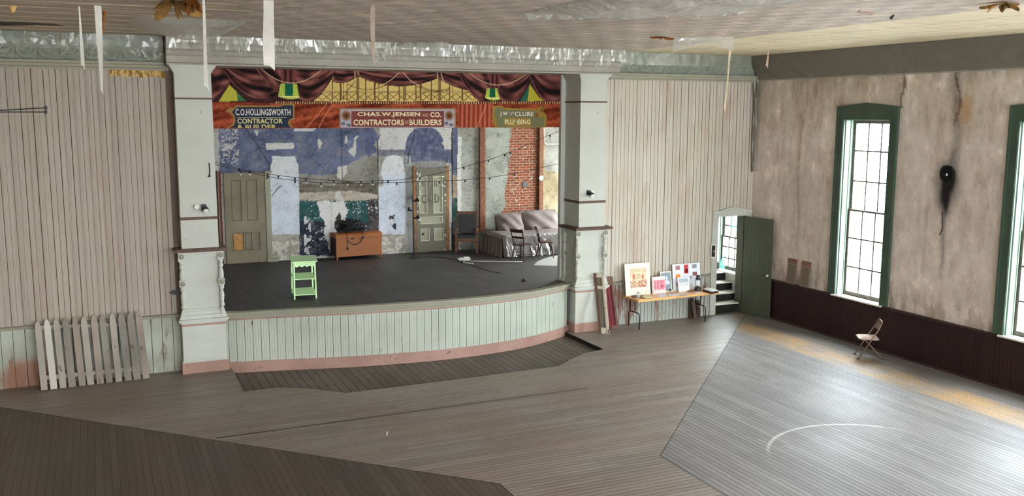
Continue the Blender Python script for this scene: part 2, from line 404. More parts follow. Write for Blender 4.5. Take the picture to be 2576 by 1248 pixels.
M['floor_left'] = boards('hall_boards_dark_side', 0, .105, sr(54, 48, 42), sr(94, 85, 75), .08, .5, .4, .4, 3.4, sr(92, 74, 58), None)
M['pit'] = boards('old_wide_boards', 0, .165, sr(78, 73, 66), sr(126, 118, 108), .09, .6, .3, .35, 3., sr(80, 76, 70), None)
M['stagefloor'] = boards('stage_boards', 0, .13, sr(54, 52, 50), sr(84, 80, 76), .08, .55, .35, .3, 3.2, sr(64, 58, 54), None, bump=.35)
PITB = [(-13.12, .1), (-13.1, -.5), (-13.13, -2.0), (-12.49, -1.98), (-12.0, -2.25), (-11.41, -2.83), (-9.63, -2.83), (-7.93, -2.79), (-7.02, -2.77), (-6.83, -2.66), (-6.4, -2.33), (-6.0, -2.08), (-5.45, -1.95), (-5.46, .1)]
W_, XL = 7.86, -10.5
mb = MB()
mb.mi = 0
mb.f([(x, y, 0) for x, y in [(LEFT_X, 0.1), (-13.12, .1)] + PITB[1:-1] + [(-5.46, .1), (0, .1), (0, 0), (-W_, -W_), (-W_, REAR_Y), (XL, REAR_Y), (XL, -W_), (LEFT_X, 0)]])
mb.mi = 1; mb.f([(0, 0, 0), (0, REAR_Y, 0), (-W_, REAR_Y, 0), (-W_, -W_, 0)])
mb.mi = 2; mb.f([(LEFT_X, 0, 0), (XL, -W_, 0), (XL, REAR_Y, 0), (LEFT_X, REAR_Y, 0)])
mb.mi = 3
for a, b in zip(PITB, PITB[1:]): mb.f([(a[0], a[1], 0), (b[0], b[1], 0), (b[0], b[1], -.1), (a[0], a[1], -.1)])
for pl in ([(0, 0), (-W_, -W_)], [(-W_, -W_), (-W_, REAR_Y)], [(XL, -W_), (XL, REAR_Y)], [(LEFT_X, 0), (XL, -W_)]):   # hairline joints
    (x0, y0), (x1, y1) = pl; d = Vector((x1-x0, y1-y0, 0)).normalized(); n = Vector((-d.y, d.x, 0))*.006
    mb.f([(x0+n.x, y0+n.y, .001), (x0-n.x, y0-n.y, .001), (x1-n.x, y1-n.y, .001), (x1+n.x, y1+n.y, .001)])
for x0, y0, x1, y1 in [(-13.9, -4.36, -7.2, -4.36)]: mb.f([(x0, y0-.018, .001), (x1, y1-.012, .001), (x1, y1+.012, .001), (x0, y0+.018, .001)])
struct(mb.build('floor', [M['floor_main'], M['floor_right'], M['floor_left'], M['riser']]), 'grey worn board floor with mitred borders', 'floor')
struct(MB().box((-13.3, -3.2, -.15), (-5.3, .3, -.1)).build('floor_strip', M['pit']), 'strip of older wide boards sunk before the stage front', 'floor')

SZ = 1.13
struct(MB().box((-15.3, .05, -.22), (.3, 6.2, -.15)).build('floor_under_stage', M['riser']), 'floor under the stage', 'floor')
FRONT = [(-13.2, -.2), (-12.9, -.30), (-12.25, -.43), (-11.5, -.62), (-10.7, -.80), (-9.87, -.92), (-9.0, -1.0), (-8.15, -.99), (-7.3, -.88), (-6.57, -.68), (-6.0, -.42), (-5.6, -.22), (-5.40, -.08), (-5.30, .0)]
def front_curve(n=120):
    P = [Vector((x, y, 0)) for x, y in FRONT]; out = []
    for i in range(len(P)-1):
        p0, p1, p2, p3 = P[max(i-1, 0)], P[i], P[i+1], P[min(i+2, len(P)-1)]
        for k in range(10):
            t = k/10; out.append(.5*((2*p1)+(p2-p0)*t+(2*p0-5*p1+4*p2-p3)*t*t+(3*p1-p0-3*p2+p3)*t**3))
    out.append(P[-1]); return out
FC = front_curve()
CROWN = lambda x: .05*max(0, 1-((x+9.2)/3.9)**2)
mb = MB()
mb.f([(p.x, p.y, SZ) for p in FC] + [(-5.30, .25, SZ), (-1.15, .25, SZ), (-1.15, 1.25, SZ), (0, 1.25, SZ), (0, 6.2, SZ), (-15.2, 6.2, SZ), (-15.2, .25, SZ), (-13.2, .25, SZ)])
struct(mb.build('floor_stage', M['stagefloor']), 'dark board stage floor', 'floor')
def along(off):   # points of the stage front pushed outwards
    out = []
    for i, p in enumerate(FC):
        d = (FC[min(i+1, len(FC)-1)]-FC[max(i-1, 0)]).normalized(); out.append(p+Vector((d.y, -d.x, 0))*off)
    return out
def sweep(mb, prof):
    """prof: (offset outwards, z, crown share)"""
    R = [[(p.x, p.y, z+k*CROWN(p.x)) for p in along(o)] for o, z, k in prof]
    for a, b in zip(R, R[1:]):
        for i in range(len(a)-1): mb.f([a[i], a[i+1], b[i+1], b[i]])
# grooved boards of the stage front
fine = []
L = 0
pts = along(0)
seglen = [0]
for a, b in zip(pts, pts[1:]): seglen.append(seglen[-1]+(b-a).length)
def on_front(s, off):
    for i in range(len(pts)-1):
        if seglen[i+1] >= s: break
    t = (s-seglen[i])/max(1e-6, seglen[i+1]-seglen[i]); p = pts[i].lerp(pts[i+1], min(1, t)); d = (pts[i+1]-pts[i]).normalized()
    return p+Vector((d.y, -d.x, 0))*off
mb = MB(); s = 0.02
while s < seglen[-1]-.17:
    for k, (w, g) in enumerate(((.049, .006), (.045, .003), (.045, .004))):
        a, b, c2 = s, s+w, s+w+g*1.5; dd = -.01 if k == 0 else -.003
        for (q0, o0, q1, o1, mi) in ((a, 0, b, 0, 0), (b, 0, b+g*.4, dd, 1), (b+g*.4, dd, c2-g*.2, dd, 1), (c2-g*.2, dd, c2, 0, 1)):
            A, B = on_front(q0, o0), on_front(q1, o1); mb.mi = mi if k == 0 or mi == 0 else 2
            mb.f([(A.x, A.y, -.1), (B.x, B.y, -.1), (B.x, B.y, 1.14), (A.x, A.y, 1.14)])
        s = c2
struct(mb.build('wall_stage_front', [M['wains'], M['groove'], M['groove_light']]), 'pale green boarded curved stage front', 'wall')
mb = MB(); sweep(mb, [(0, .125, 0), (.012, .125, 0), (.02, .115, 0), (.02, -.1, 0)])
struct(mb.build('baseboard_stage', M['pink']), 'pink baseboard along the curved stage front', 'baseboard')
mb = MB(); sweep(mb, [(0, .985, .6), (.014, .985, .6), (.014, 1.02, .6)])
struct(mb.build('trim_8', M['pink']), 'pink strip under the stage nosing', 'trim')
mb = MB(); sweep(mb, [(.0, 1.02, .6), (.03, 1.02, .6), (.03, 1.05, .7), (.055, 1.055, .8), (.062, 1.075, .9), (.055, 1.09, 1), (.075, 1.095, 1), (.085, 1.12, 1), (.075, 1.143, 1), (-.10, 1.143, 1), (-.2, 1.13, 0)])
struct(mb.build('trim_9', M['cornice'], smooth=False), 'moulded nosing along the stage edge', 'trim')

# ------------------------------------------------------------------ stage wall of the hall (boards with real grooves)
def board_wall(mb, x0, x1, z0, z1, y, w=.1, strong=2, seed=0):
    r = random.Random(seed); x = x0; k = 0
    while x < x1-.001:
        g = (.009 if k % strong == 0 else .004)*r.uniform(.7, 1.4); e = min(x+w, x1); d = .012
        jog = r.uniform(-.0015, .0015)
        mb.mi = 0; mb.f([(x+g, y+jog, z0), (e, y+jog, z0), (e, y+jog, z1), (x+g, y+jog, z1)])
        mb.mi = 1; mb.f([(x, y+d, z0), (x+g, y+d, z0), (x+g, y+d, z1), (x, y+d, z1)])
        mb.f([(x+g, y+d, z0), (x+g, y+jog, z0), (x+g, y+jog, z1), (x+g, y+d, z1)]); mb.f([(x, y, z0), (x, y+d, z0), (x, y+d, z1), (x, y, z1)])
        x = e; k += 1
mb = MB(); board_wall(mb, LEFT_X, -13.5, 1.1, 6.0, 0, .1, 2, 1)
mb.mi = 0; mb.box((LEFT_X, .03, 0), (-13.5, .2, CEIL)); mb.box((-13.5, .03, 6.02), (-5.0, .2, CEIL))
struct(mb.build('wall_front_left', [M['wallboard'], M['groove']]), 'faded bare board wall left of the stage', 'wall')
mb = MB()
board_wall(mb, -5.0, -1.22, 1.1, 6.0, 0, .105, 2, 2); board_wall(mb, -1.22, 0, 2.62, 6.0, 0, .105, 2, 3)
mb.mi = 0; mb.box((-5.0, .03, 0), (-1.1, .2, CEIL)); mb.box((-1.1, .03, 2.55), (0, .2, CEIL)); mb.box((-.26, .03, 0), (0, .2, 2.55))
struct(mb.build('wall_front_right', [M['wallboard_r'], M['groove']]), 'cream board wall right of the stage', 'wall')
def wains(name, x0, x1, ztop, under_z, label, seed, m, bw=.105):
    mb = MB(); board_wall(mb, x0, x1, 0, ztop-.05, -.02, bw, 1, seed)
    struct(mb.build(name, [m, M['groove']]), label, 'wainscot')
    mb = MB(); mb.prism([(-.005, ztop-.06), (-.035, ztop-.06), (-.04, ztop-.03), (-.07, ztop-.02), (-.075, ztop), (-.005, ztop+.01)], lambda a, b, d: (d, a, b), x0, x1)
    struct(mb.build(name.replace('wall', 'trim'), M['cornice']), 'moulded cap rail on ' + label, 'trim')
def wains_left():
    t = NT('stained_green_wainscot'); p = t.pos(); v = t.scale(p, (1, 1, .25)); n = t.noise(v, 5, 5, .65); big = t.noise(p, 1.3, 3)
    c = t.mix(t.rng(big, .3, .7), sr(188, 194, 180), sr(164, 168, 154)); c = t.mix(t.rng(n, .60, .66), c, sr(132, 126, 112))
    d = t.n('ShaderNodeVectorMath', operation='DISTANCE'); t.put(d.inputs[0], t.scale(p, (1, 0, 1.15))); d.inputs[1].default_value = (-16.72, 0, .12)
    k = t.math('ADD', t.rng(d.outputs['Value'], .62, .36), t.math('MULTIPLY', t.math('SUBTRACT', n, .5), .9), clamp=True); c = t.mix(t.math('MULTIPLY', k, .85), c, sr(158, 104, 78))
    X = t.sep(p); low = t.math('MULTIPLY', t.rng(X[2], .5, .0), t.rng(n, .42, .6)); c = t.mix(t.math('MULTIPLY', low, .7), c, sr(128, 98, 82)); t.col(c); t.set(.65, .25); return t.m
wains('wall_wainscot_left', LEFT_X, -14.02, 1.155, 0, 'pale green boarded wainscot left of the stage', 4, wains_left(), .2)
struct(MB().box((-14.07, -.022, 1.16), (-13.94, .01, 5.9)).build('trim_13', worn('flaking_shaded_strip', sr(112, 96, 84), sr(150, 140, 124), .7, .7, 9, (1, 1, .25)), bevel=.003), 'flaking brown strip filling the shadowed gap beside the near pillar', 'trim')  # board added for the dark gap; shadow and brown wood share its colour
M['wains_peel'] = worn('peeling_green_paint', sr(182, 188, 178), sr(142, 112, 98), 1.6, .65, 2.6, (1, 1, .3), c2=sr(160, 160, 148))
wains('wall_wainscot_right', -4.46, -1.25, 1.06, 0, 'peeling pale green wainscot behind the folding table', 5, M['wains_peel'])
# ------------------------------------------------------------------ cornices with stamped egg pattern
def cornice(name, x0, x1, label):
    mb = MB(); mb.prism([(0, 5.90), (-.05, 5.90), (-.06, 5.93), (-.10, 5.95), (-.11, 5.99), (-.15, 6.01), (-.16, 6.05), (0, 6.05)], lambda a, b, d: (d, a, b), x0, x1)
    struct(mb.build(name, M['cornice']), label, 'trim')
    return name
cornice('trim_1', LEFT_X, -14.1, 'moulded picture rail below the stamped frieze left of the stage')
cornice('trim_2', -4.3, 0, 'moulded picture rail below the stamped frieze right of the stage')
def frieze(name, x0, x1, label):
    mb = MB(); w = .36; n = max(1, round((x1-x0)/w)); w = (x1-x0)/n
    def fn(u, v):
        x = x0+u*(x1-x0); q = (u*n) % 1; z = 6.05+v*.5; y = -.05-.10*v
        if v < .42:
            dx = (q-.5)*2; k = v/.42
            rr = math.hypot(dx*.95, (1.05-k)*1.0); y -= (.026*(.5+.5*math.cos(rr*15))*(rr < 1.02)+.03*math.exp(-(dx*dx*9+(k-.75)**2*10)))*min(1, 6*k)*min(1, 8*(1-k))
            if abs(dx) > .93: y += .035
        return (x, y, z)
    mb.grid(n*26+1, 66, fn)
    struct(mb.build(name, M['frieze'], smooth=True), label, 'frieze')
frieze('trim_3', LEFT_X, -14.1, 'stamped metal frieze left of the stage')
frieze('trim_4', -4.25, 0, 'stamped metal frieze right of the stage')
# beam over the stage
mb = MB()
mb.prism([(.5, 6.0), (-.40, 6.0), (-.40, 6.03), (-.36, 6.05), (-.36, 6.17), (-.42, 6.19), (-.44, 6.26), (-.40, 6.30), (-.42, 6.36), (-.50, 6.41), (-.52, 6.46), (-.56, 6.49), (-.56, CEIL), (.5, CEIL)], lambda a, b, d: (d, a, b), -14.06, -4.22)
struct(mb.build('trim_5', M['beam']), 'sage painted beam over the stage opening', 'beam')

# ------------------------------------------------------------------ ceiling
def ceil_mat():
    t = NT('stamped_ceiling_paper'); p = t.pos(); X = t.sep(p)
    a = t.n('ShaderNodeAttribute'); a.attribute_name = 'paint'
    rot = t.comb(t.math('ADD', t.math('MULTIPLY', X[0], .94), t.math('MULTIPLY', X[1], .34)), X[1], 0.)
    b = t.n('ShaderNodeTexBrick'); t.put(b.inputs['Vector'], t.comb(X[0], X[1], 0.)); b.inputs['Scale'].default_value = 1
    b.inputs['Brick Width'].default_value = .20; b.inputs['Row Height'].default_value = .105; b.inputs['Mortar Size'].default_value = .035; b.inputs['Mortar Smooth'].default_value = .5
    f = t.noise(p, 7, 4); big = t.noise(p, .8, 4)
    ck = t.n('ShaderNodeTexChecker'); t.put(ck.inputs['Vector'], t.comb(X[0], t.math('MULTIPLY', X[1], .62), 0.)); ck.inputs['Scale'].default_value = 3.4
    k = t.math('MULTIPLY', t.math('ADD', t.math('MULTIPLY', ck.outputs['Fac'], .75), t.math('MULTIPLY', b.outputs['Fac'], .25)), a.outputs['Alpha'])
    k = t.math('MULTIPLY', k, t.rng(big, .3, .6, .5, 1))
    c = t.mix(t.math('MULTIPLY', k, .36), a.outputs['Color'], (.10, .085, .075, 1))
    c = t.mix(t.rng(f, .5, .75, 0, .2), c, (.55, .5, .42, 1)); t.col(c); t.set(.7, .25)
    t.bump(t.math('MULTIPLY', k, -1.), .5, .02); return t.m
def ceil_paint(P, U, V):
    x, y = P[:, 0], P[:, 1]; n = fbm(x, y, .9, 5); n2 = fbm(x, y*4, .5, 9); c = np.empty((len(x), 4))
    c[:, :3] = np.array([200, 186, 173]) + (n-.5)[:, None]*26; c[:, 3] = 1
    cr = x > -4.05+.25*(n-.5)+.05*(y+4)*.5                     # bare cream plaster strip by the window wall
    c[cr, :3] = np.array([226, 212, 182]) + ((n2-.5)*36)[cr, None]; c[cr, 3] = 0
    seam = cr & (np.abs((x*1.05+.12*np.sin(y*.9)+.4*(n-.5)) % 1.15-.1) < .03); c[seam, :3] -= 34
    lf = x < -13.75+1.2*(n-.5)+(y+2)*-.10                      # furring and peeling board at the left
    s = (y*1.02+.1*n) % .78
    cl = np.where((s < .13)[:, None], [222, 208, 182], [172, 158, 142]) + (n2-.5)[:, None]*30
    c[lf, :3] = cl[lf]; c[lf, 3] = .0
    hole = inpoly(x, y, [(-17.2, -.9), (-16.2, -1.5), (-15.75, -1.55), (-15.8, -1.85), (-16.2, -2.05), (-17.2, -1.85)]); c[hole, :3] = [44, 38, 32]; c[hole, 3] = 0
    st = (n2 > .66) & ~cr; c[st, :3] += np.array([26, 22, 14])
    mid = np.clip(1-np.abs(x+5.5)/2.4, 0, 1); c[:, :3] += (mid*14)[:, None]
    return c
struct(painted('ceiling', ceil_mat(), np.arange(LEFT_X, .36, .06), np.concatenate([np.arange(REAR_Y, -12, .6), np.arange(-12, .5, .05)]),
    lambda U, V: np.stack([U, V, CEIL+0*U], -1), ceil_paint), 'stained stamped ceiling', 'ceiling')
struct(MB().box((-15.3, .2, 6.25), (0.0, 6.3, 6.35)).build('ceiling_stage', mat('stage_ceiling_plaster', sr(196, 192, 184), .9, .1)), 'pale ceiling over the stage', 'ceiling')  # unseen; plaster made pale to bounce light over the stage

# ------------------------------------------------------------------ window wall (right)
HOLES = [(y-.655, y+.655, 1.02, 5.0) for y in RIGHT_WIN] + [(.5, 1.46, .92, 2.75), (2.4, 4.0, 1.3, 5.6), (4.25, 5.85, 1.3, 5.6)]
ys = np.unique(np.round(np.concatenate([np.arange(REAR_Y, -12, .4), np.arange(-12, 6.31, .045)] + [[h[0], h[1]] for h in HOLES]), 4))
zs = np.unique(np.round(np.concatenate([np.arange(0, 6.55, .045)] + [[h[2], h[3]] for h in HOLES]), 4))
def plaster(P, U, V):
    y, z = P[:, 1], P[:, 2]; n = fbm(y, z, .8, 21); n2 = fbm(y*3, z*.5, .5, 24); n3 = fbm(y, z, .18, 27)
    c = np.array([212, 199, 187]) + (n-.5)[:, None]*np.array([38, 38, 40]) + (n3-.5)[:, None]*24
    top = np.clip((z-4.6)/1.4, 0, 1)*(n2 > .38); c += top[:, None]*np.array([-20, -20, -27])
    drip = (n2 > .62)*.8; c += drip[:, None]*np.array([-14, -17, -18])
    pale = (n3 > .70) & (n > .55); c[pale] += [16, 15, 13]; n4 = fbm(y*2.2, z*.7, .22, 35); c += (n4-.5)[:, None]*np.array([34, 34, 36])
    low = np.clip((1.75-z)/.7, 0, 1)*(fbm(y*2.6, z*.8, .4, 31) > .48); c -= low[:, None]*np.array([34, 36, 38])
    # soot below the stove pipe hole
    dy = y+5.95; dz = z-3.95
    soot = np.exp(-((dy+.03*np.sin(z*7))/.15)**2)*np.clip(1+dz/.9, 0, 1)*np.clip((.22-dz)/.2, 0, 1)*(.7+.5*n3); soot = np.minimum(1, soot*2.1); soot = np.maximum(soot, .6*np.exp(-(dy/.26)**2-((dz+.2)/.45)**2))
    drip2 = np.exp(-((dy+.02*np.sin(z*6))/.05)**2)*np.clip((z-1.2)/2.6, 0, 1)*(z < 3.5)*(n2 > .4)
    up = np.exp(-((dy+.12+.05*np.sin(z*3))/.12)**2)*(z > 4)*.35
    k = np.clip(soot*1.15+drip2*.55+up*np.clip(n3*1.6, 0, 1), 0, .96)
    c = c*(1-k[:, None])+np.array([30, 27, 26])*k[:, None]
    tan = np.exp(-((y+6.25)/.16)**2-((z-5.2)/.30)**2); c = c*(1-.7*tan[:, None])+np.array([182, 140, 96])*.7*tan[:, None]
    curve = np.exp(-((y+1.72+.35*np.clip((z-4.6)/1.0, 0, 1)**2-.05*np.sin(z*2))/.045)**2)*((z > 1.8) & (z < 5.0)); c -= curve[:, None]*np.array([22, 24, 28])
    crack = (np.abs(y+4.70+.04*np.sin(z*9)) < .03) & (z > 5.25); c[crack] -= 70
    crack = (np.abs(y+6.05+.08*np.sin(z*5)) < .03) & (z > 4.9); c[crack] -= 45
    st = y > 0.15; c[st] = np.array([196, 196, 186]) + ((n-.5)[:, None]*30)[st]
    return c
M['plaster'] = attr_mat('old_plaster', .85, .12, .24, 18, .35, st=(1, 1, .5))
struct(painted('wall_right', M['plaster'], ys, zs, lambda U, V: np.stack([0*U, U, V], -1), plaster, HOLES), 'stained bare plaster wall with tall windows', 'wall')
mb = MB(); mb.box((-.03, REAR_Y, 0), (-.005, -.25, .96)); struct(mb.build('wall_wainscot_windows', M['maroon']), 'dark maroon wainscot under the windows', 'wainscot')
mb = MB(); mb.prism([(-.005, .95), (-.04, .95), (-.045, .975), (-.085, .98), (-.09, 1.005), (-.005, 1.012)], lambda a, b, d: (a, d, b), REAR_Y, -.25)
struct(mb.build('trim_6', M['maroon_trim']), 'dark cap rail on the maroon wainscot', 'trim')
mb = MB(); mb.prism([(-.005, 0), (-.06, 0), (-.06, .022), (-.045, .04), (-.005, .045)], lambda a, b, d: (a, d, b), REAR_Y, -.2)
struct(mb.build('baseboard_right', M['maroon_trim']), 'dark shoe moulding below the maroon wainscot', 'baseboard')
mb = MB(); mb.prism([(0, 5.93), (-.04, 5.93), (-.06, 5.99), (-.12, 6.05), (-.28, 6.45), (-.30, CEIL), (0, CEIL)], lambda a, b, d: (a, d, b), REAR_Y, -.16)
struct(mb.build('trim_7', M['cornice']), 'deep cornice above the windows', 'trim')
# unseen sides of the hall keep the light in
M['unseen'] = mat('hall_plaster', sr(186, 174, 158), .9, .1, var=.06)
def wall_holes(name, mb, us, vs, holes, fn):
    for a, b in zip(us, us[1:]):
        for c, d in zip(vs, vs[1:]):
            uc, vc = (a+b)/2, (c+d)/2
            if not any(h[0] < uc < h[1] and h[2] < vc < h[3] for h in holes): mb.f([fn(a, c), fn(b, c), fn(b, d), fn(a, d)])
    return struct(mb.build(name, M['unseen']), 'plain plaster wall', 'wall')
hl = [(x-.7, x+.7, 1.2, 5.2) for x in REAR_WIN]
wall_holes('wall_rear', MB(), sorted({LEFT_X, 0, *[h[0] for h in hl], *[h[1] for h in hl]}), [0, 1.2, 5.2, CEIL], hl, lambda a, b: (a, REAR_Y, b))
hl = [(y-.7, y+.7, 1.2, 5.2) for y in LEFT_WIN]
wall_holes('wall_left', MB(), sorted({REAR_Y, .2, *[h[0] for h in hl], *[h[1] for h in hl]}), [0, 1.2, 5.2, CEIL], hl, lambda a, b: (LEFT_X, a, b))

# ------------------------------------------------------------------ windows
def window(n, yc, label, z0=1.02, z1=5.0, w=1.31, casing=True):
    t = thing('window_%d' % n, label, 'window', (0, yc, 0), 0, None, 'structure'); h = w/2
    if casing:
        mb = MB(); c = .21; T = -.055
        X = lambda a, b, d: (d, yc+a, b)
        mb.prism([(h, z0), (h+c, z0), (h+c, 5.27), (0, 5.345), (-h-c, 5.27), (-h-c, z0), (-h, z0), (-h, z1), (h, z1)][::-1], X, T, -.002)
        o = c-.035
        mb.prism([(h+o, z0), (h+c+.012, z0), (h+c+.012, 5.285), (0, 5.362), (-h-c-.012, 5.285), (-h-c-.012, z0), (-h-o, z0), (-h-o, 5.245), (0, 5.315), (h+o, 5.245)][::-1], X, T-.022, T+.002)
        mb.prism([(h+.01, z0), (h+.045, z0), (h+.045, z1+.04), (-h-.045, z1+.04), (-h-.045, z0), (-h-.01, z0), (-h-.01, z1+.01), (h+.01, z1+.01)][::-1], X, T-.012, T+.002)
        mb.build('casing', M['green'], t)
    mb = MB()
    for s in (1, -1): mb.box((-.002, yc+s*h-(.02 if s > 0 else 0), z0), (.36, yc+s*h+(0 if s > 0 else .02), z1))
    mb.box((-.002, yc-h, z1-.02), (.36, yc+h, z1)); mb.box((.36, yc-h-.01, z0-.06), (.37, yc-h+.02, z1)); 
    for s in (1, -1): mb.box((.13, yc+s*(h-.03)-.012, z0), (.15, yc+s*(h-.03)+.012, z1))
    mb.build('jamb', M['green_pale'], t)
    MB().box((-.10, yc-h-.1, z0-.035), (.37, yc+h+.1, z0)).build('sill', M['treadwhite'] if casing else M['white'], t, bevel=.006)
    zm = z0+(z1-z0)*.49
    for nm, xa, za, zb in (('lower_sash', .165, z0, zm+.02), ('upper_sash', .215, zm-.02, z1-.02)):
        s = MB(); g = h-.022; st = .075
        for q in (1, -1): s.box((xa, yc+q*g-(st if q > 0 else 0), za), (xa+.045, yc+q*g+(0 if q > 0 else st), zb))
        s.box((xa, yc-g+st, za), (xa+.045, yc+g-st, za+(.09 if nm[0] == 'l' else .04))); s.box((xa, yc-g+st, zb-(.04 if nm[0] == 'l' else .07)), (xa+.045, yc+g-st, zb))
        for k in (1, 2):
            y = yc-g+st+(2*g-2*st)*k/3; s.box((xa+.008, y-.015, za+.04), (xa+.037, y+.015, zb-.04))
            z = za+(zb-za)*k/3; s.box((xa+.01, yc-g+st, z-.015), (xa+.035, yc+g-st, z+.015))
        so = s.build(nm, M['sash'], t)
        MB().box((xa+.02, yc-g+.02, za+.02), (xa+.024, yc+g-.02, zb-.02)).build('pane', M['glass'], so)
    return t
for i, y in enumerate(RIGHT_WIN):
    window(i+1, y, ['tall green framed window nearest the stage', 'tall green framed window beyond the black stove pipe hole'][i] if i < 2 else 'tall green framed window further down the hall')
t7 = window(6, .98, 'bright window beside the steps behind the open green door', .92, 2.75, .96, False)
MB().box((-.03, 1.46, .9), (-.002, 1.56, 2.75)).build('casing', M['wood'], t7)
for i, y in enumerate((3.2, 5.05)): window(7+i, y, 'unseen backstage window enlarged to light the stage', 1.3, 5.6, 1.6, False)  # unseen; one inferred from the side light, doubled and enlarged to brighten the stage
# ------------------------------------------------------------------ proscenium pillars
def colonnette(parent, x, y, sx, sy):
    """turned half column at a pedestal corner with rosette blocks"""
    mb = MB()
    mb.lathe([(.03, 1.30), (.045, 1.31), (.045, 1.36), (.032, 1.38), (.04, 1.44), (.048, 1.52), (.04, 1.58), (.03, 1.62), (.03, 1.64), (.044, 1.66), (.05, 1.70), (.04, 1.745)], (x, y, 0), 14)
    mb.lathe([(.036, 1.865), (.05, 1.90), (.05, 1.98), (.04, 2.05), (.03, 2.06), (.03, 2.08), (.046, 2.10), (.046, 2.15), (.034, 2.17), (.046, 2.2), (.04, 2.25)], (x, y, 0), 14)
    mb.box((x-.06, y-.055, 1.74), (x+.06, y+.055, 1.87)); mb.box((x-.06, y-.055, 2.24), (x+.06, y+.055, 2.42))
    c = mb.build('colonnette', M['pillar'], parent, smooth=False)
    for z in (1.805, 2.34):
        MB().lathe([(.052, 0), (.052, .012), (.038, .018), (.034, .008), (.015, .02), (.001, .021)], (x, y+sy*.055, z), 14, Matrix.Rotation(PI/2, 4, 'X')).build('rosette', M['cornice'], c)
    # flared scroll foot
    mb = MB(); mb.prism([(0, 1.30), (.05*sx, 1.30), (.075*sx, 1.22), (.115*sx, 1.09), (.02*sx, 1.09), (0, 1.2)], lambda a, b, d: (x-.03*sx+a, d, b), y-.05, y+.05)
    mb.build('scroll_foot', M['pillar'], parent)
def pillar(xc, label, cat='pillar'):
    t = thing('pillar', label, cat, (xc, -.1, 0), 0, None, 'structure')
    YB = .44
    def ring(mb, hw, yf, z0, z1): mb.box((xc-hw, yf, z0), (xc+hw, YB, z1))
    mb = MB(); ring(mb, .445, -.35, -.1, .215); mb.build('baseboard', M['pink'], t, bevel=.006)
    mb = MB(); ring(mb, .412, -.31, .215, .99)
    for hw, yf, z0, z1 in ((.445, -.345, .215, .225), (.43, -.33, .225, .25), (.42, -.32, .25, .275)): ring(mb, hw, yf, z0, z1)
    mb.build('plinth', M['pillar'], t, bevel=.004)
    mb = MB(); ring(mb, .418, -.316, .945, .99); mb.build('pink_band', M['pink'], t)
    mb = MB()
    for hw, yf, z0, z1 in ((.425, -.33, .99, 1.01), (.44, -.345, 1.01, 1.03), (.465, -.37, 1.03, 1.06), (.47, -.375, 1.06, 1.085), (.41, -.33, 1.085, 1.16), (.385, -.30, 1.16, 1.24), (.36, -.28, 1.24, 1.28)): ring(mb, hw, yf, z0, z1)
    ring(mb, .33, -.25, 1.28, 2.28)
    for hw, yf, z0, z1 in ((.345, -.27, 2.25, 2.28), (.365, -.29, 2.28, 2.32), (.385, -.31, 2.32, 2.36), (.40, -.33, 2.36, 2.42)): ring(mb, hw, yf, z0, z1)
    mb.build('pedestal', M['pillar'], t, bevel=.004)
    for sx in (1, -1): colonnette(t, xc+sx*.365, -.285, sx, -1)
    if xc > -6: colonnette(t, xc-.365, .36, -1, -1)
    mb = MB(); ring(mb, .50, -.45, 2.445, 2.475); ring(mb, .475, -.425, 2.425, 2.445); ring(mb, .48, -.43, 2.475, 2.49); mb.build('shelf_cap', M['brown'], t, bevel=.004)
    mb = MB(); mb.prism([(-.345, 2.49), (.345, 2.49), (.335, 5.9), (-.335, 5.9)], lambda a, b, d: (xc+a, d, b), -.30, YB)
    for hw, z0, z1 in ((.35, 5.86, 5.89), (.37, 5.89, 5.93), (.40, 5.93, 5.965), (.42, 5.965, 6.0)): ring(mb, hw, -.30-(hw-.33), z0, z1)
    mb.build('shaft', M['pillar'], t)
    for z, h in ((3.075, .028), (5.375, .016)):
        mb = MB(); ring(mb, .358, -.318, z-h, z+h); mb.build('band', M['brown'], t, bevel=.006)
    return t
PL, PR = -13.60, -4.87
pillar(PL, 'sage pillar at the stage side nearest the picket fence')
pillar(PR, 'sage pillar between the stage and the folding table')
# narrow jamb behind the far pillar
struct(MB().box((-5.32, .44, SZ), (-5.2, .56, 6.0)).build('trim_10', M['pillar']), 'pale jamb strip behind the far pillar', 'trim')
def floodlight(px, py, xo, label, white_first):
    p = at(px, py, 'y', -.30); t = thing('floodlight', label, 'spotlight', (p.x, -.30, p.z), 0, 'security lights on the pillars')
    x, z = p.x, p.z
    MB().box((x-.05, -.325, z-.06), (x+.05, -.296, z+.06)).build('base_plate', M['black'], t, bevel=.008)
    mb = MB(); mb.tube([(x+.02, -.32, z), (x+.03, -.37, z-.02)], .018, 8); mb.build('arm', M['black'], t)
    Mx = Matrix.Rotation(-1.1, 4, 'X')
    MB().lathe([(.028, -.03), (.05, .0), (.062, .075), (.06, .08)], (x+.03, -.38, z-.02), 16, Matrix.Rotation(PI-1.0, 4, 'X')).build('housing', M['black'], t)
    MB().lathe([(.055, .076), (.05, .088), (.001, .092)], (x+.03, -.38, z-.02), 16, Matrix.Rotation(PI-1.0, 4, 'X')).build('lens', M['white'], t)
    if white_first:
        MB().lathe([(.045, 0), (.05, .05), (.04, .055), (.001, .05)], (x-.13, -.298, z+.01), 16, Matrix.Rotation(PI/2, 4, 'X')).build('sensor', M['white'], t)
    else:
        MB().lathe([(.03, 0), (.04, .05), (.03, .06), (.001, .06)], (x+.09, -.298, z+.01), 14, Matrix.Rotation(PI/2, 4, 'X')).build('sensor', M['white'], t)
floodlight(512, 521, 0, 'small black floodlight with a white sensor on the pillar near the fence', True)
floodlight(1480, 485, 0, 'small black floodlight on the pillar near the folding table', False)
a = at(526, 410, 'y', -.31); b = at(527, 446, 'y', -.31)
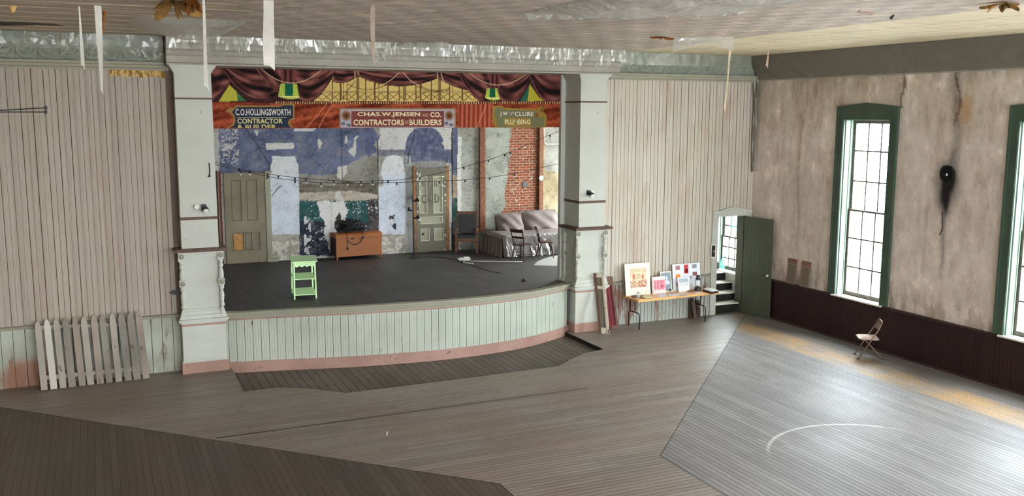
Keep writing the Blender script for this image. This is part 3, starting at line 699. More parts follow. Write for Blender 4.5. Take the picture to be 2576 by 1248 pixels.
tag(MB().tube([a, (a+b)/2+Vector((.01, 0, 0)), b], .011, 6).tube([b+Vector((-.02, -.01, .02)), b+Vector((.02, -.01, .03))], .016, 6).build('coat_hook', M['black']), 'thin black hook fixed to the sage pillar near the fence', 'hook')

# ------------------------------------------------------------------ painted curtain over the stage
BY = .5
BX0, BX1 = at(536, 322, 'y', BY).x-.12, at(1422, 320, 'y', BY).x+.02
BZ0, BZ1 = 4.79, 6.1
ctr = [(536, 60)]
def swag(c, X, Y, xa, ya, xb, yb, sag, top, dark=(24, 13, 14), mid=(82, 43, 40), hi=(136, 84, 76), freq=9.0, depth=None):
    """folds of painted cloth hanging between two points"""
    u = (X-xa)/(xb-xa); line = ya+(yb-ya)*u+sag*4*u*(1-u)
    ins = (u >= 0) & (u <= 1) & (Y <= line) & (Y >= top)
    d = np.clip((line-Y)/np.maximum(1., line-top), 0, 1)
    w = np.sin(freq*1.3*(d+.35*u*u+.12*np.sin(7*u)))+.7*np.sin(freq*2.9*d+4*u)+1.4*(fbm(X, Y*1.5, 22, 61)-.5)
    k = np.clip((w+1.3)/2.6, 0, 1)[:, None]
    cc = np.where(k < .5, np.array(dark)+(np.array(mid)-dark)*k*2, np.array(mid)+(np.array(hi)-mid)*(k*2-1))
    edge = np.clip((line-Y)/2.5, 0, 1)[:, None]; cc = np.array(dark)*(1-edge)+cc*edge
    c[ins] = cc[ins]; return c
def stroke(c, X, Y, pts, w, col):
    for (x0, y0), (x1, y1) in zip(pts, pts[1:]):
        dx, dy = x1-x0, y1-y0; L = dx*dx+dy*dy+1e-9; t = np.clip(((X-x0)*dx+(Y-y0)*dy)/L, 0, 1)
        d = np.hypot(X-x0-t*dx, Y-y0-t*dy); a = np.clip(w/2+.5-d, 0, 1)[:, None]; c[:] = c*(1-a)+np.array(col)*a
    return c
def arc(x0, y0, x1, y1, sag, n=14): return [(x0+(x1-x0)*i/n, y0+(y1-y0)*i/n+sag*4*(i/n)*(1-i/n)) for i in range(n+1)]
def banner_paint(P, U, V):
    X, Y = proj_np(P); n = fbm(X, Y, 14, 3); n2 = fbm(X, Y, 5, 8)
    c = np.empty((len(X), 3)); c[:] = (60, 34, 33)
    # view of sky through a balustrade in the middle
    c[(X > 790) & (X < 1205)] = (206, 178, 108); c += (n-.5)[:, None]*22
    sk = (X > 790) & (X < 1205)
    for (x, w) in ((836, 2.5), (857, 4), (864, 2), (873, 2), (900, 7), (920, 3), (943, 4), (953, 2), (976, 4), (1004, 2.5), (1018, 7), (1046, 2.5), (1058, 4.5), (1085, 3), (1106, 7), (1131, 2.5), (1139, 2), (1163, 3)):
        k = sk & (np.abs(X-x) < w/2) & (Y > 190); c[k] = (92, 66, 40) if w < 5 else (128, 104, 66)
    for yy in (229.5, 233): k = sk & (np.abs(Y-yy) < .7); c[k] = (110, 82, 46)
    q = ((X-790) % 21)/21; dd = np.minimum(np.abs(q-(Y-235)/18), np.abs(1-q-(Y-235)/18))
    k = sk & (Y > 235) & (Y < 253) & (dd < .07); c[k] = (116, 86, 44)
    k = sk & (Y > 253) & (Y < 257); c[k] = (214, 190, 120)
    # swags
    for a in ((536, 195, 720, 252, 18, 150), (700, 235, 760, 240, -4, 150), (738, 250, 852, 175, 46, 150)): pass
    c = swag(c, X, Y, 838, 206, 903, 190, 9, 168, freq=7); c = swag(c, X, Y, 897, 190, 1103, 196, 24, 168, freq=9); c = swag(c, X, Y, 1099, 196, 1200, 232, 6, 168, freq=7)
    c = swag(c, X, Y, 533, 253, 585, 213, -2, 150, freq=7)
    tri = inpoly(X, Y, [(577, 214), (550, 255), (620, 255)]); c[tri] = (186, 176, 60); c[tri & (X > 592-(Y-214)*-.16)] = (62, 106, 66)
    c[tri & (X < 592)] = (178+8*0, 172, 62)
    c = swag(c, X, Y, 560, 176, 706, 232, 42, 150, freq=11); c = swag(c, X, Y, 640, 170, 712, 244, 6, 150, freq=6)
    c = swag(c, X, Y, 742, 244, 846, 176, 38, 150, freq=10)
    c = swag(c, X, Y, 1148, 176, 1232, 256, 26, 150, freq=10); c = swag(c, X, Y, 1248, 240, 1342, 184, 46, 150, freq=10); c = swag(c, X, Y, 1328, 180, 1432, 230, 60, 150, freq=10)
    tri = inpoly(X, Y, [(1333, 212), (1306, 259), (1372, 261)]); tri &= ~inpoly(X, Y, [(1330, 180), (1333, 212), (1356, 245), (1390, 262), (1440, 262), (1440, 180)])
    c[tri] = (176, 164, 52); c[tri & (X < 1332-(Y-214)*.12)] = (44, 96, 72)
    for (x0, x1, y0, y1, g) in ((707, 742, 175, 212, 0), (1231, 1258, 184, 222, 0)):    # box pleat above each tassel panel
        k = (X > x0) & (X < x1) & (Y < y1); s = np.sin((X-x0)/(x1-x0)*PI*5); c[k] = (np.array([84, 44, 42])+s[:, None]*np.array([34, 22, 20]))[k]
    for xa, xb, y0, y1, dark in ((702, 752, 211, 249, (20, 92, 66)), (1222, 1256, 222, 252, (18, 88, 60))):
        k = inpoly(X, Y, [(xa+3, y0), (xb-5, y0), (xb+1, y1-2), ((xa+xb)/2+8, y1+1), ((xa+xb)/2-6, y1), (xa-2, y1-6)])
        c[k] = np.array([176, 190, 78]); c[k & (np.sin(X*.55+Y*.3)*np.cos(Y*.5) > .5)] = (134, 158, 58)
        m_ = k & (np.abs(X-(xa+xb)/2) < (xb-xa)*.2) & (Y < y1-6); c[m_] = dark
        c[k & (Y > y1-7) & (Y < y1-3)] = (220, 214, 130)
    # lower band of red drapery
    low = Y > 258+np.sin(X*.02)*1.2
    f = np.sin((X*.35+Y)*.11+4*n)+.7*np.sin((X*.2+Y*1.4)*.23+5*n2)
    cl = np.array([132, 58, 35])+f[:, None]*np.array([26, 17, 11]); vert = (X > 1152) & (X < 1236)
    cl[vert] = (np.array([150, 72, 50])+np.sin(X*.55+.01*Y)[:, None]*np.array([34, 24, 18]))[vert]
    c[low] = cl[low]
    k = (Y > 254.5) & (Y < 261) & (X > 690); c[k] = (84, 34, 28); c[k & (np.sin(X*1.05) > .55) & (Y > 255.5)] = (206, 182, 120)
    for x0, y0, x1, y1, s in ((654, 170, 811, 174, 37), (893, 176, 893, 196, 0), (899, 176, 903, 188, 0)): c = stroke(c, X, Y, arc(x0, y0, x1, y1, s), 1.8, (206, 172, 138))
    for x0, y0, x1, y1, s in ((1180, 184, 1322, 188, 28), (1014, 182, 1052, 213, 5), (1004, 182, 962, 213, 4), (1101, 182, 1101, 198, 0), (1109, 182, 1117, 206, 2)): c = stroke(c, X, Y, arc(x0, y0, x1, y1, s), 1.8, (206, 172, 138))
    for x0, y0, x1, y1, s in ((875, 212, 975, 212, 13), (1050, 212, 1130, 222, 10), (1046, 216, 1130, 226, 9), (893, 205, 868, 232, 2)): c = stroke(c, X, Y, arc(x0, y0, x1, y1, s), 1.6, (90, 66, 40))
    for p in (((1223, 264), (1212, 292), (1198, 322)), ((822, 262), (790, 300), (768, 322)), ((838, 262), (812, 300), (802, 322))): c = stroke(c, X, Y, p, 1.8, (206, 130, 92))
    return c+(n2-.5)[:, None]*12
M['canvas'] = attr_mat('painted_canvas', .8, .1, .08, 30, .15, False, (1, 1, 1), 0.)
tb = thing('stage_curtain', 'painted drop curtain with maroon swags and three tradesmen signs above the stage', 'curtain', ((BX0+BX1)/2, BY, BZ0))
painted('canvas', M['canvas'], np.linspace(BX0, BX1, 720), np.linspace(BZ0, BZ1, 116), lambda U, V: np.stack([U, BY+.012*np.sin(U*2.1), V], -1), banner_paint, (), tb)
def flat(name, pts_px, m, y, parent, th=.003):
    P = [at(px, py, 'y', y) for px, py in pts_px]
    mb = MB(); mb.prism([(p.x, p.z) for p in P], lambda a, b, d: (a, d, b), y, y+th); return mb.build(name, m, parent)
FLATC = {}
def pm(r, g, b, rough=.8):
    k = (r, g, b)
    if k not in FLATC: FLATC[k] = mat('paint_%d_%d_%d' % k, sr(r, g, b), rough, .12, var=.05, sc=22)
    return FLATC[k]
def letters(text, px0, px1, py0, py1, m, y, parent, bold=.035, clip=None, name='lettering'):
    """painted block letters filling the given place on the canvas"""
    cu = bpy.data.curves.new(name, 'FONT'); cu.body = text; cu.size = 1; cu.offset = bold; cu.resolution_u = 3; cu.extrude = 0; cu.space_character = 1.06
    tmp = bpy.data.objects.new('tmp', cu); COL.objects.link(tmp)
    dg = bpy.context.evaluated_depsgraph_get(); me = bpy.data.meshes.new_from_object(tmp.evaluated_get(dg)); bpy.data.objects.remove(tmp)
    n = len(me.vertices); co = np.empty(n*3); me.vertices.foreach_get('co', co); co = co.reshape(-1, 3)
    a, b = at(px0, (py0+py1)/2, 'y', y), at(px1, (py0+py1)/2, 'y', y); zt, zb = at((px0+px1)/2, py0, 'y', y).z, at((px0+px1)/2, py1, 'y', y).z
    lo, hi = co.min(0), co.max(0)
    X = a.x+(co[:, 0]-lo[0])/(hi[0]-lo[0])*(b.x-a.x); Z = zb+(co[:, 1]-lo[1])/(hi[1]-lo[1])*(zt-zb)
    me.vertices.foreach_set('co', np.stack([X, np.full(n, y), Z], 1).ravel())
    bm = bmesh.new(); bm.from_mesh(me)
    if clip is not None: bmesh.ops.bisect_plane(bm, geom=bm.verts[:]+bm.edges[:]+bm.faces[:], plane_co=(0, 0, clip), plane_no=(0, 0, -1), clear_outer=True)
    r = bmesh.ops.extrude_face_region(bm, geom=bm.faces[:]); bmesh.ops.translate(bm, verts=[v for v in r['geom'] if isinstance(v, bmesh.types.BMVert)], vec=(0, .0025, 0))
    bmesh.ops.recalc_face_normals(bm, faces=bm.faces); bm.to_mesh(me); bm.free()
    me.materials.clear(); me.materials.append(m); return link(name, me, parent)
# sign of the contractor and builder
HB = 321.6
s1 = flat('sign_panel', [(570, 321.5), (583, 314), (588, 303), (585, 291), (577, 284), (568, 281), (571, 275), (580, 271), (587, 271), (594, 265), (702, 265), (712, 260.5), (741, 260.5), (741, 301), (733, 303), (730, 309), (733, 316), (741, 321.5)], pm(150, 112, 62), BY-.014, tb)
flat('sign_field', [(578, 321.5), (589, 315), (593, 304), (590, 290), (584, 282), (590, 274), (597, 269.5), (704, 269.5), (714, 265), (737, 265), (737, 297), (728, 300), (724, 308), (727, 316), (733, 321.5)], pm(44, 50, 66), BY-.018, s1)
flat('sign_rule', [(596, 295.6), (722, 294.8), (722, 296), (596, 296.8)], pm(200, 194, 176), BY-.021, s1)
letters('C.O.HOLLINGSWORTH', 592, 731, 274, 290.5, pm(206, 200, 188), BY-.022, s1, .03)
letters('CONTRACTOR', 597, 711, 298, 311, pm(212, 202, 140), BY-.022, s1, .03)
letters('& BUILDER.', 597, 698, 313.5, 326, pm(206, 196, 130), BY-.022, s1, .03, at(650, HB, 'y', BY-.022).z)
# middle sign
s2 = flat('sign_panel', [(853, 321.5), (853, 272), (1147, 272), (1147, 321.5)], pm(150, 112, 84), BY-.014, tb)
flat('sign_border', [(857, 321), (857, 275.5), (1143, 275.5), (1143, 321)], pm(168, 162, 168), BY-.016, s2)
flat('sign_field', [(884, 319), (884, 279.5), (1117, 279), (1117, 319.5)], pm(118, 62, 56), BY-.018, s2)
letters('CHAS.W.JENSEN', 899, 1057, 282, 295.5, pm(224, 206, 168), BY-.021, s2, .04)
letters('AND', 1062, 1078, 285, 294, pm(196, 160, 140), BY-.021, s2, .01)
letters('CO.', 1082, 1110, 282, 295, pm(224, 206, 168), BY-.021, s2, .04)
letters('CONTRACTORS', 889, 1016, 300.5, 315.5, pm(224, 206, 168), BY-.021, s2, .035)
letters('AND', 1018, 1027, 303, 312, pm(196, 160, 140), BY-.021, s2, .01)
letters('BUILDERS', 1029, 1111, 300.5, 315.5, pm(224, 206, 168), BY-.021, s2, .035)
def sunflower(px, py, parent):
    p = at(px, py, 'y', BY-.0225); mb = MB(); pts = []
    for k in range(32):
        r = (.13 if k % 2 == 0 else .075); a = 2*PI*k/32; pts.append((p.x+r*math.cos(a), p.z+r*math.sin(a)))
    mb.prism(pts, lambda a, b, d: (a, d, b), p.y, p.y+.003); o = mb.build('sunflower', pm(126, 84, 48), parent)
    MB().prism([(p.x+.045*math.cos(a*PI/8), p.z+.045*math.sin(a*PI/8)) for a in range(16)], lambda a, b, d: (a, d, b), p.y-.003, p.y).build('flower_heart', pm(84, 52, 34), o)
    for dx, dz in ((-.07, -.17), (.05, -.2)):
        MB().prism([(p.x+dx+.05*math.cos(a*PI/6), p.z+dz+.035*math.sin(a*PI/6)) for a in range(12)], lambda a, b, d: (a, d, b), p.y-.001, p.y+.002).build('leaf', pm(104, 104, 112), o)
sunflower(871, 291, s2); sunflower(1130, 291, s2)
# plumbing sign
s3 = flat('sign_panel', [(1238, 267), (1262, 266), (1270, 271), (1350, 275), (1358, 268), (1372, 268), (1366, 280), (1376, 291), (1374, 321), (1246, 321.5), (1238, 302)], pm(146, 116, 48), BY-.014, tb)
flat('sign_field', [(1245, 272), (1262, 271), (1270, 276), (1354, 279), (1352, 294), (1370, 296), (1368, 320), (1251, 320.5), (1248, 296), (1243, 290)], pm(112, 108, 78), BY-.018, s3)
flat('sign_rule', [(1272, 297.5), (1336, 298), (1336, 318), (1272, 318)], pm(150, 116, 54), BY-.020, s3)
letters('J W M', 1258, 1288, 281, 292.5, pm(222, 208, 190), BY-.0215, s3, .03); letters('c', 1289, 1294, 281, 286, pm(222, 208, 190), BY-.0215, s3, .02)
letters('CLURE', 1295, 1342, 281, 292.5, pm(222, 208, 190), BY-.0215, s3, .03)
letters('PLUMBING', 1270, 1334, 300.5, 313, pm(228, 220, 176), BY-.0215, s3, .02)
for dx, dy, r in ((1350, 290, .06), (1363, 277, .05), (1366, 270, .035)):
    p = at(dx, dy, 'y', BY-.0215); MB().prism([(p.x+r*math.cos(a*PI/8)*(1 if a % 2 else .6), p.z+r*1.2*math.sin(a*PI/8)*(1 if a % 2 else .6)) for a in range(16)], lambda a, b, d: (a, d, b), p.y, p.y+.003).build('scroll_flower', pm(120, 84, 44), s3)

# ------------------------------------------------------------------ backstage wall with the old painted scene
BW = 6.1
def mural(P, U, V):
    X, Y = proj_np(P); n = fbm(X, Y, 26, 41); n2 = fbm(X, Y, 9, 45); n3 = fbm(X, Y, 3.5, 49); ns = fbm(X*.6, Y*3, 16, 52)
    jx = X+(n2-.5)*10; jy = Y+(n3-.5)*7+(n2-.5)*6
    c = np.empty((len(X), 4)); c[:, 3] = 1; c[:, :3] = np.array([166, 163, 152])+(n-.5)[:, None]*50
    def put(poly, col, var=24, ragged=True, nz=None, veto=None):
        k = inpoly(jx if ragged else X, jy if ragged else Y, poly)
        if veto is not None: k &= ~veto
        c[k, :3] = (np.array(col)+((nz if nz is not None else n2)-.5)[:, None]*var)[k]; return k
    put([(552, 250), (1000, 250), (1000, 470), (552, 470)], (150, 146, 134), 40)
    put([(552, 250), (940, 250), (940, 322), (952, 346), (937, 364), (952, 378), (930, 392), (905, 397), (885, 420), (868, 432), (840, 440), (790, 442), (752, 440), (660, 440), (552, 436)], (92, 99, 128), 46, nz=n)
    k = (X > 552) & (X < 940) & (Y < 440) & (n2 > .60) & (n > .45); c[k, :3] = (c[k, :3]+np.array([122, 118, 112]))/2
    put([(752, 436), (800, 442), (850, 436), (890, 404), (915, 394), (952, 390), (952, 508), (752, 508)], (132, 128, 118), 50, nz=n)
    put([(752, 460), (830, 468), (870, 456), (950, 462), (950, 490), (752, 492)], (104, 98, 84), 60, nz=ns)
    put([(752, 486), (880, 480), (950, 490), (950, 507), (752, 508)], (172, 160, 140), 44, nz=ns)
    put([(752, 506), (951, 504), (951, 566), (752, 566)], (46, 84, 82), 34, nz=ns)
    put([(752, 556), (930, 560), (930, 646), (752, 642)], (50, 56, 68), 44, nz=ns)
    put([(925, 504), (952, 500), (952, 600), (925, 600)], (78, 72, 72), 60, nz=n3)
    ch = (X > 752) & (X < 952) & (Y > 505) & (n3 > .68) & (n > .46); c[ch, :3] = (206, 206, 202)
    ch = (X > 765) & (X < 782) & (Y > 545) & (Y < 640) & (n2 > .5); c[ch, :3] = (204, 204, 200)
    ch = (X > 556) & (X < 600) & (Y < 412) & (n3 > .57); c[ch, :3] = (186, 184, 176)
    put([(566, 362), (582, 364), (583, 378), (574, 372), (563, 380), (556, 378)], (188, 186, 178), 16)
    put([(640, 330), (649, 328), (652, 338), (645, 344)], (206, 202, 192), 10); put([(798, 352), (809, 351), (808, 372), (802, 375)], (206, 200, 178), 10)
    for q in ([(868, 344), (876, 342), (872, 358), (866, 362)], [(893, 340), (899, 339), (893, 362), (895, 382), (890, 395), (876, 382), (886, 370)], [(847, 420), (874, 416), (872, 436), (858, 452), (848, 446)], [(845, 482), (852, 480), (862, 500), (866, 508), (842, 500)]): put(q, (196, 192, 182), 20)
    put([(668, 361), (738, 359.5), (741, 368), (737, 374.5), (670, 377)], (206, 203, 196), 14, False); put([(742, 322), (797, 322), (786, 331), (738, 331)], (200, 198, 190), 14, False)
    # tall pale panels with shoulders
    for poly, lowy in (([(684, 393), (743, 393), (745, 404), (751, 415), (754, 592), (683, 590), (680, 420), (685, 404)], 590), ([(982, 391), (1004, 390), (1012, 398), (1019, 432), (1021, 590), (951, 590), (951, 470), (962, 468), (966, 456), (958, 440), (962, 410), (970, 396)], 592)):
        k = put(poly, (214, 216, 216), 30, False, n); b = k & (Y > 440); c[b, :3] = (np.array([200, 209, 222])+(n-.5)[:, None]*44)[b]
    put([(683, 590), (753, 590), (753, 660), (683, 660)], (158, 152, 136), 50, nz=n); k = (X > 683) & (X < 753) & (Y > 606) & (n2 > .54); c[k, :3] = (204, 200, 186)
    put([(951, 590), (1022, 590), (1022, 650), (951, 650)], (160, 154, 140), 50, nz=n); k = (X > 951) & (X < 1022) & (Y > 596) & (n2 > .54); c[k, :3] = (204, 202, 192)
    put([(796, 508), (815, 504), (836, 508), (862, 504), (870, 520), (875, 536), (868, 552), (866, 568), (852, 552), (842, 558), (844, 575), (850, 584), (850, 640), (832, 640), (826, 614), (815, 586), (816, 556), (806, 546), (803, 528)], (214, 212, 206), 12, True, n2)
    k = (np.abs(X-833) < 1.6) & (Y > 508) & (Y < 640); c[k, :3] -= 26
    put([(846, 540), (855, 536), (858, 552), (872, 556), (866, 568), (846, 570)], (66, 62, 58), 20)
    put([(980, 545), (994, 541), (995, 576), (988, 574), (982, 562)], (66, 68, 74), 16); put([(980, 553), (992, 552), (994, 562), (984, 566)], (206, 210, 214), 10)
    # white patch and arch over the far door
    put([(945, 300), (1140, 300), (1140, 376), (952, 376), (950, 350), (958, 340)], (196, 194, 186), 24, True, n)
    put([(945, 376), (1150, 376), (1150, 392), (945, 392)], (120, 120, 128), 30)
    arch = ((X-1069)**2+(Y-366)**2 < 48**2) & (Y < 366) | ((np.abs(X-1069) < 49) & (Y >= 366) & (Y < 430)); c[arch, :3] = (np.array([96, 100, 126])+(n2-.5)[:, None]*40)[arch]
    put([(1018, 380), (1150, 380), (1150, 412), (1018, 412)], (98, 102, 126), 34); put([(1018, 408), (1134, 405), (1128, 424), (1020, 422)], (140, 138, 132), 30)
    put([(1020, 392), (1034, 392), (1042, 640), (1020, 640)], (158, 160, 156), 50, True, n)
    put([(1112, 360), (1134, 352), (1130, 362), (1120, 372)], (196, 190, 176), 20)
    put([(1122, 412), (1137, 412), (1137, 640), (1118, 640)], (164, 166, 160), 44, True, n)
    k = (X > 1136) & (X < 1138.6); c[k, :3] = (46, 44, 42)
    for y0, y1, col in ((250, 440, (104, 106, 130)), (440, 498, (164, 144, 122)), (498, 548, (56, 88, 82)), (548, 590, (84, 84, 86)), (590, 660, (74, 52, 46))):
        k = (X >= 1138.6) & (X < 1151.5) & (Y >= y0) & (Y < y1); c[k, :3] = (np.array(col)+(n2-.5)[:, None]*30)[k]
    put([(1151, 344), (1162, 344), (1160, 580), (1151, 580)], (212, 210, 202), 18, False)
    put([(1162, 356), (1204, 356), (1204, 590), (1160, 590)], (172, 172, 162), 40, True, n)
    put([(1226, 300), (1284, 300), (1262, 600), (1222, 600)], (172, 174, 164), 44, True, n); put([(1158, 560), (1290, 590), (1290, 660), (1158, 660)], (128, 128, 118), 50, True, n)
    put([(1367, 250), (1440, 250), (1440, 660), (1360, 660)], (186, 172, 144), 60, True, n)
    put([(1370, 250), (1440, 250), (1440, 440), (1372, 430)], (176, 172, 164), 40, True, n)
    bj = X+(n3-.5)*12; br = inpoly(bj, Y, [(1282, 250), (1356, 250), (1354, 340), (1355, 450), (1350, 548), (1346, 570), (1300, 580), (1262, 578), (1256, 555), (1258, 538), (1272, 520), (1274, 508), (1268, 492), (1272, 470), (1278, 440), (1282, 400), (1281, 356), (1286, 340)])
    pl = (n3 > .66) & (n2 > .5); c[br & ~pl, 3] = 0
    k = br & pl; c[k, :3] = (200, 186, 168)
    hole = (X-1320)**2+(Y-464)**2 < 8.5**2; c[hole, :3] = (120, 118, 110); c[hole, 3] = 1
    # cracks
    for p in (((617, 322), (645, 360), (668, 398), (676, 410), (678, 436)), ((668, 440), (684, 430)), ((1043, 322), (1040, 350), (1032, 372), (1028, 388), (1026, 412)), ((858, 322), (860, 380), (861, 452)), ((684, 492), (706, 467)), ((950, 350), (951, 470), (952, 600)), ((1302, 350), (1305, 400), (1303, 440))):
        cc = c[:, :3]; stroke(cc, X, Y, p, 2.0, (54, 50, 50))
    lum = c[:, :3].mean(1); dirt = (fbm(X, Y, 5, 63) < .36) & (n < .52); c[dirt, :3] *= .86; fl = (fbm(X, Y, 4, 66) > .80) & (X < 1140); c[fl, :3] = c[fl, :3]*.4+np.array([214, 212, 204])*.6; sp = (n3 < .26) & (X < 1300); c[sp, :3] *= .78
    gm = (np.interp(X, [600, 900, 1150, 1300], [.0, .04, .25, .62])+np.interp(lum, [60, 120, 200], [.92, .78, .58]))[:, None]; c[:, :3] = 255*(np.clip(c[:, :3], 0, 255)/255)**gm          # light put into the paint: lifted leftwards, where the windows reach less
    return c
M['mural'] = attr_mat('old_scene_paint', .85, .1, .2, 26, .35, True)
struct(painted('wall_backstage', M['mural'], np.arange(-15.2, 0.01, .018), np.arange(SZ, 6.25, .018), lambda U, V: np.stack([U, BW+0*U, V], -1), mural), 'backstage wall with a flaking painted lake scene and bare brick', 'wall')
M['stageplaster'] = mat('stage_side_plaster', sr(176, 172, 160), .85, .1, var=.12, sc=3)
mb = MB(); mb.box((-15.3, .2, -.2), (-15.2, BW+.1, 6.25))
struct(MB().box((-15.2, BW+.002, -.2), (0, BW+.1, SZ-.02)).build('wall_under_stage', M['riser']), 'wall below the stage', 'wall')
struct(mb.build('wall_stage_left', M['stageplaster']), 'stage side wall', 'wall')
mb = MB(); mb.box((-1.2, .2, 0), (-1.12, 1.25, 3.2)); mb.box((-1.2, 1.25, SZ), (-1.12, 2.3, 3.2)); mb.box((-1.2, 2.3, SZ), (0, 2.4, 3.2)); mb.box((-1.2, .2, 3.2), (0, 2.4, 3.3))
struct(mb.build('wall_stair', M['stageplaster']), 'enclosure of the steps to the stage', 'wall')
def post(px0, px1, pyb, label, w2=.0):
    a = at(px0, 450, 'y', BW-.06).x; b = at(px1, 450, 'y', BW-.06).x; z = at(px0, pyb, 'y', BW-.06).z
    return tag(MB().box((a, BW-.09, max(SZ, z)), (b, BW-.004, 6.2)).build('timber_post', M['wood'], bevel=.006), label, 'post')
post(1206.5, 1220, 582, 'brown timber post fixed to the backstage wall beside the black armchair')
post(1355.5, 1366, 552, 'brown timber post fixed to the backstage wall beside the bare brick')
p = at(1360.5, 448, 'y', BW-.08)
tag(MB().lathe([(.075, 0), (.08, .01), (.07, .03), (.001, .035)], (p.x, BW-.09, p.z), 20, Matrix.Rotation(PI/2, 4, 'X')).build('lamp_holder', M['white']), 'round white lamp holder on the timber post by the brick', 'lamp holder')
p = at(1320, 464, 'y', BW)
tag(MB().lathe([(.085, 0), (.09, .012), (.06, .02), (.001, .016)], (p.x, BW+.004, p.z), 20, Matrix.Rotation(PI/2, 4, 'X')).build('flue_cover', pm(112, 108, 100)), 'grey round flue cover in the bare brick', 'flue cover')
c0, c1, c2 = at(1367.5, 322, 'y', BW-.03), at(1369.5, 358, 'y', BW-.03), at(1414, 362, 'y', BW-.03)
tag(MB().tube([(c0.x, c0.y, 6.2), c0, c1, c1+Vector((.02, 0, -.04)), c1+Vector((.07, 0, -.06)), (c2.x+.6, c2.y, c1.z-.06)], .017, 8).build('conduit_pipe', M['white'], smooth=True), 'white conduit pipe bending along the wall behind the sofa', 'pipe')
# ------------------------------------------------------------------ doors backstage
def panel_door(t, x0, x1, z0, z1, y, m_frame, m_panel, m_mould, panels, th=.045, mould=.018):
    W, H = x1-x0, z1-z0; holes = [(x0+a*W, x0+b*W, z0+c*H, z0+d*H) for a, b, c, d in panels]
    us = sorted({x0, x1, *[h[0] for h in holes], *[h[1] for h in holes]}); vs = sorted({z0, z1, *[h[2] for h in holes], *[h[3] for h in holes]})
    mb = MB()
    for a, b in zip(us, us[1:]):
        for c, d in zip(vs, vs[1:]):
            uc, vc = (a+b)/2, (c+d)/2
            if not any(h[0] < uc < h[1] and h[2] < vc < h[3] for h in holes): mb.box((a, y-th, c), (b, y, d))
    bmesh.ops.remove_doubles(mb.bm, verts=mb.bm.verts, dist=1e-5)
    mb.build('leaf', m_frame, t)
    for i, h in enumerate(holes):
        mp = m_panel[i] if isinstance(m_panel, list) else m_panel
        p = MB().box((h[0]-.004, y-th+.018, h[2]-.004), (h[1]+.004, y-.006, h[3]+.004)).build('panel', mp, t)
        mb = MB(); w = mould
        mb.box((h[0], y-th-.006, h[2]), (h[0]+w, y-th+.02, h[3])); mb.box((h[1]-w, y-th-.006, h[2]), (h[1], y-th+.02, h[3]))
        mb.box((h[0]+w, y-th-.006, h[2]), (h[1]-w, y-th+.02, h[2]+w)); mb.box((h[0]+w, y-th-.006, h[3]-w), (h[1]-w, y-th+.02, h[3]))
        mb.build('moulding', m_mould, p)
M['olive'] = worn('olive_grey_paint', sr(150, 140, 116), sr(106, 96, 80), .3, .6, 5, (1, 1, .4), c2=sr(122, 112, 92))
M['olive2'] = worn('olive_green_paint', sr(126, 122, 104), sr(204, 202, 188), .35, .55, 4, c2=sr(98, 94, 80))
M['olive_pale'] = worn('pale_olive_paint', sr(166, 164, 140), sr(190, 184, 150), .4, .6, 4, c2=sr(150, 148, 126))
M['olive_dark'] = mat('shaded_olive_moulding', sr(112, 102, 82), .6, .2)
yd = BW-.03
a, b = at(566, 545, 'y', yd).x, at(667, 545, 'y', yd).x; zt = at(610, 434, 'y', yd).z
d2 = thing('door_2', 'tall olive panelled door at the end of the backstage wall with one bare yellow wood lower panel', 'door', ((a+b)/2, yd, SZ), 0, None, 'structure')
panel_door(d2, a, b, SZ+.005, zt, yd, M['olive'], [M['olive'], M['olive'], mat('bare_yellow_wood', sr(196, 146, 84), .6, .3, var=.2), M['olive']], M['olive_dark'], [(.17, .42, .47, .92), (.55, .82, .47, .92), (.17, .44, .14, .34), (.47, .85, .14, .34)])
x = a+(b-a)*.66; MB().box((x-.02, yd-.06, SZ+.36), (x+.01, yd-.02, SZ+.86)).build('loose_board', M['olive'], d2)
mb = MB(); mb.box((b+.02, BW-.07, SZ), (b+.16, BW+.02, zt+.02)); mb.box((b+.0, BW-.14, SZ), (b+.3, BW-.0, SZ+.09)); struct(mb.build('trim_11', M['olive_pale'], bevel=.006), 'door casing beside the olive door', 'trim')
# dark red boards between that door and the near pillar
for k, (px0, px1, m_, zt2) in enumerate(((541, 551, pm(78, 52, 46), 430), (554, 559, pm(112, 62, 48), 430))):
    p0, p1 = at(px0, 540, 'y', 5.9).x, at(px1, 540, 'y', 5.9).x
    tag(MB().box((p0, 5.9, SZ), (p1, 5.93, at(px0, zt2, 'y', 5.9).z)).build('loose_plank', m_, bevel=.003), ['dark brown plank standing behind the sage pillar', 'thin red plank standing at the edge of the olive door'][k], 'plank')
a, b = at(1047, 530, 'y', yd).x, at(1121, 530, 'y', yd).x; zt = at(1080, 422, 'y', yd).z
d3 = thing('door_3', 'shabby grey green five panel door with flaking white paint behind the microphone stand', 'door', ((a+b)/2, yd, SZ), 0, None, 'structure')
panel_door(d3, a, b, SZ+.005, zt, yd, M['olive2'], M['olive_pale'], mat('cream_moulding', sr(196, 192, 164), .6, .2, var=.12), [(.09, .36, .46, .90), (.56, .88, .46, .90), (.12, .88, .335, .42), (.12, .42, .13, .28), (.58, .90, .13, .28)])
mb = MB(); mb.box((a-.09, BW-.08, SZ), (a-.01, BW+.02, zt+.05)); mb.box((b+.01, BW-.06, SZ), (b+.1, BW+.02, zt+.04)); mb.build('jamb', mat('orange_brown_jamb', sr(150, 106, 70), .6, .2, var=.25), d3)
rr = random.Random(5); mb = MB()
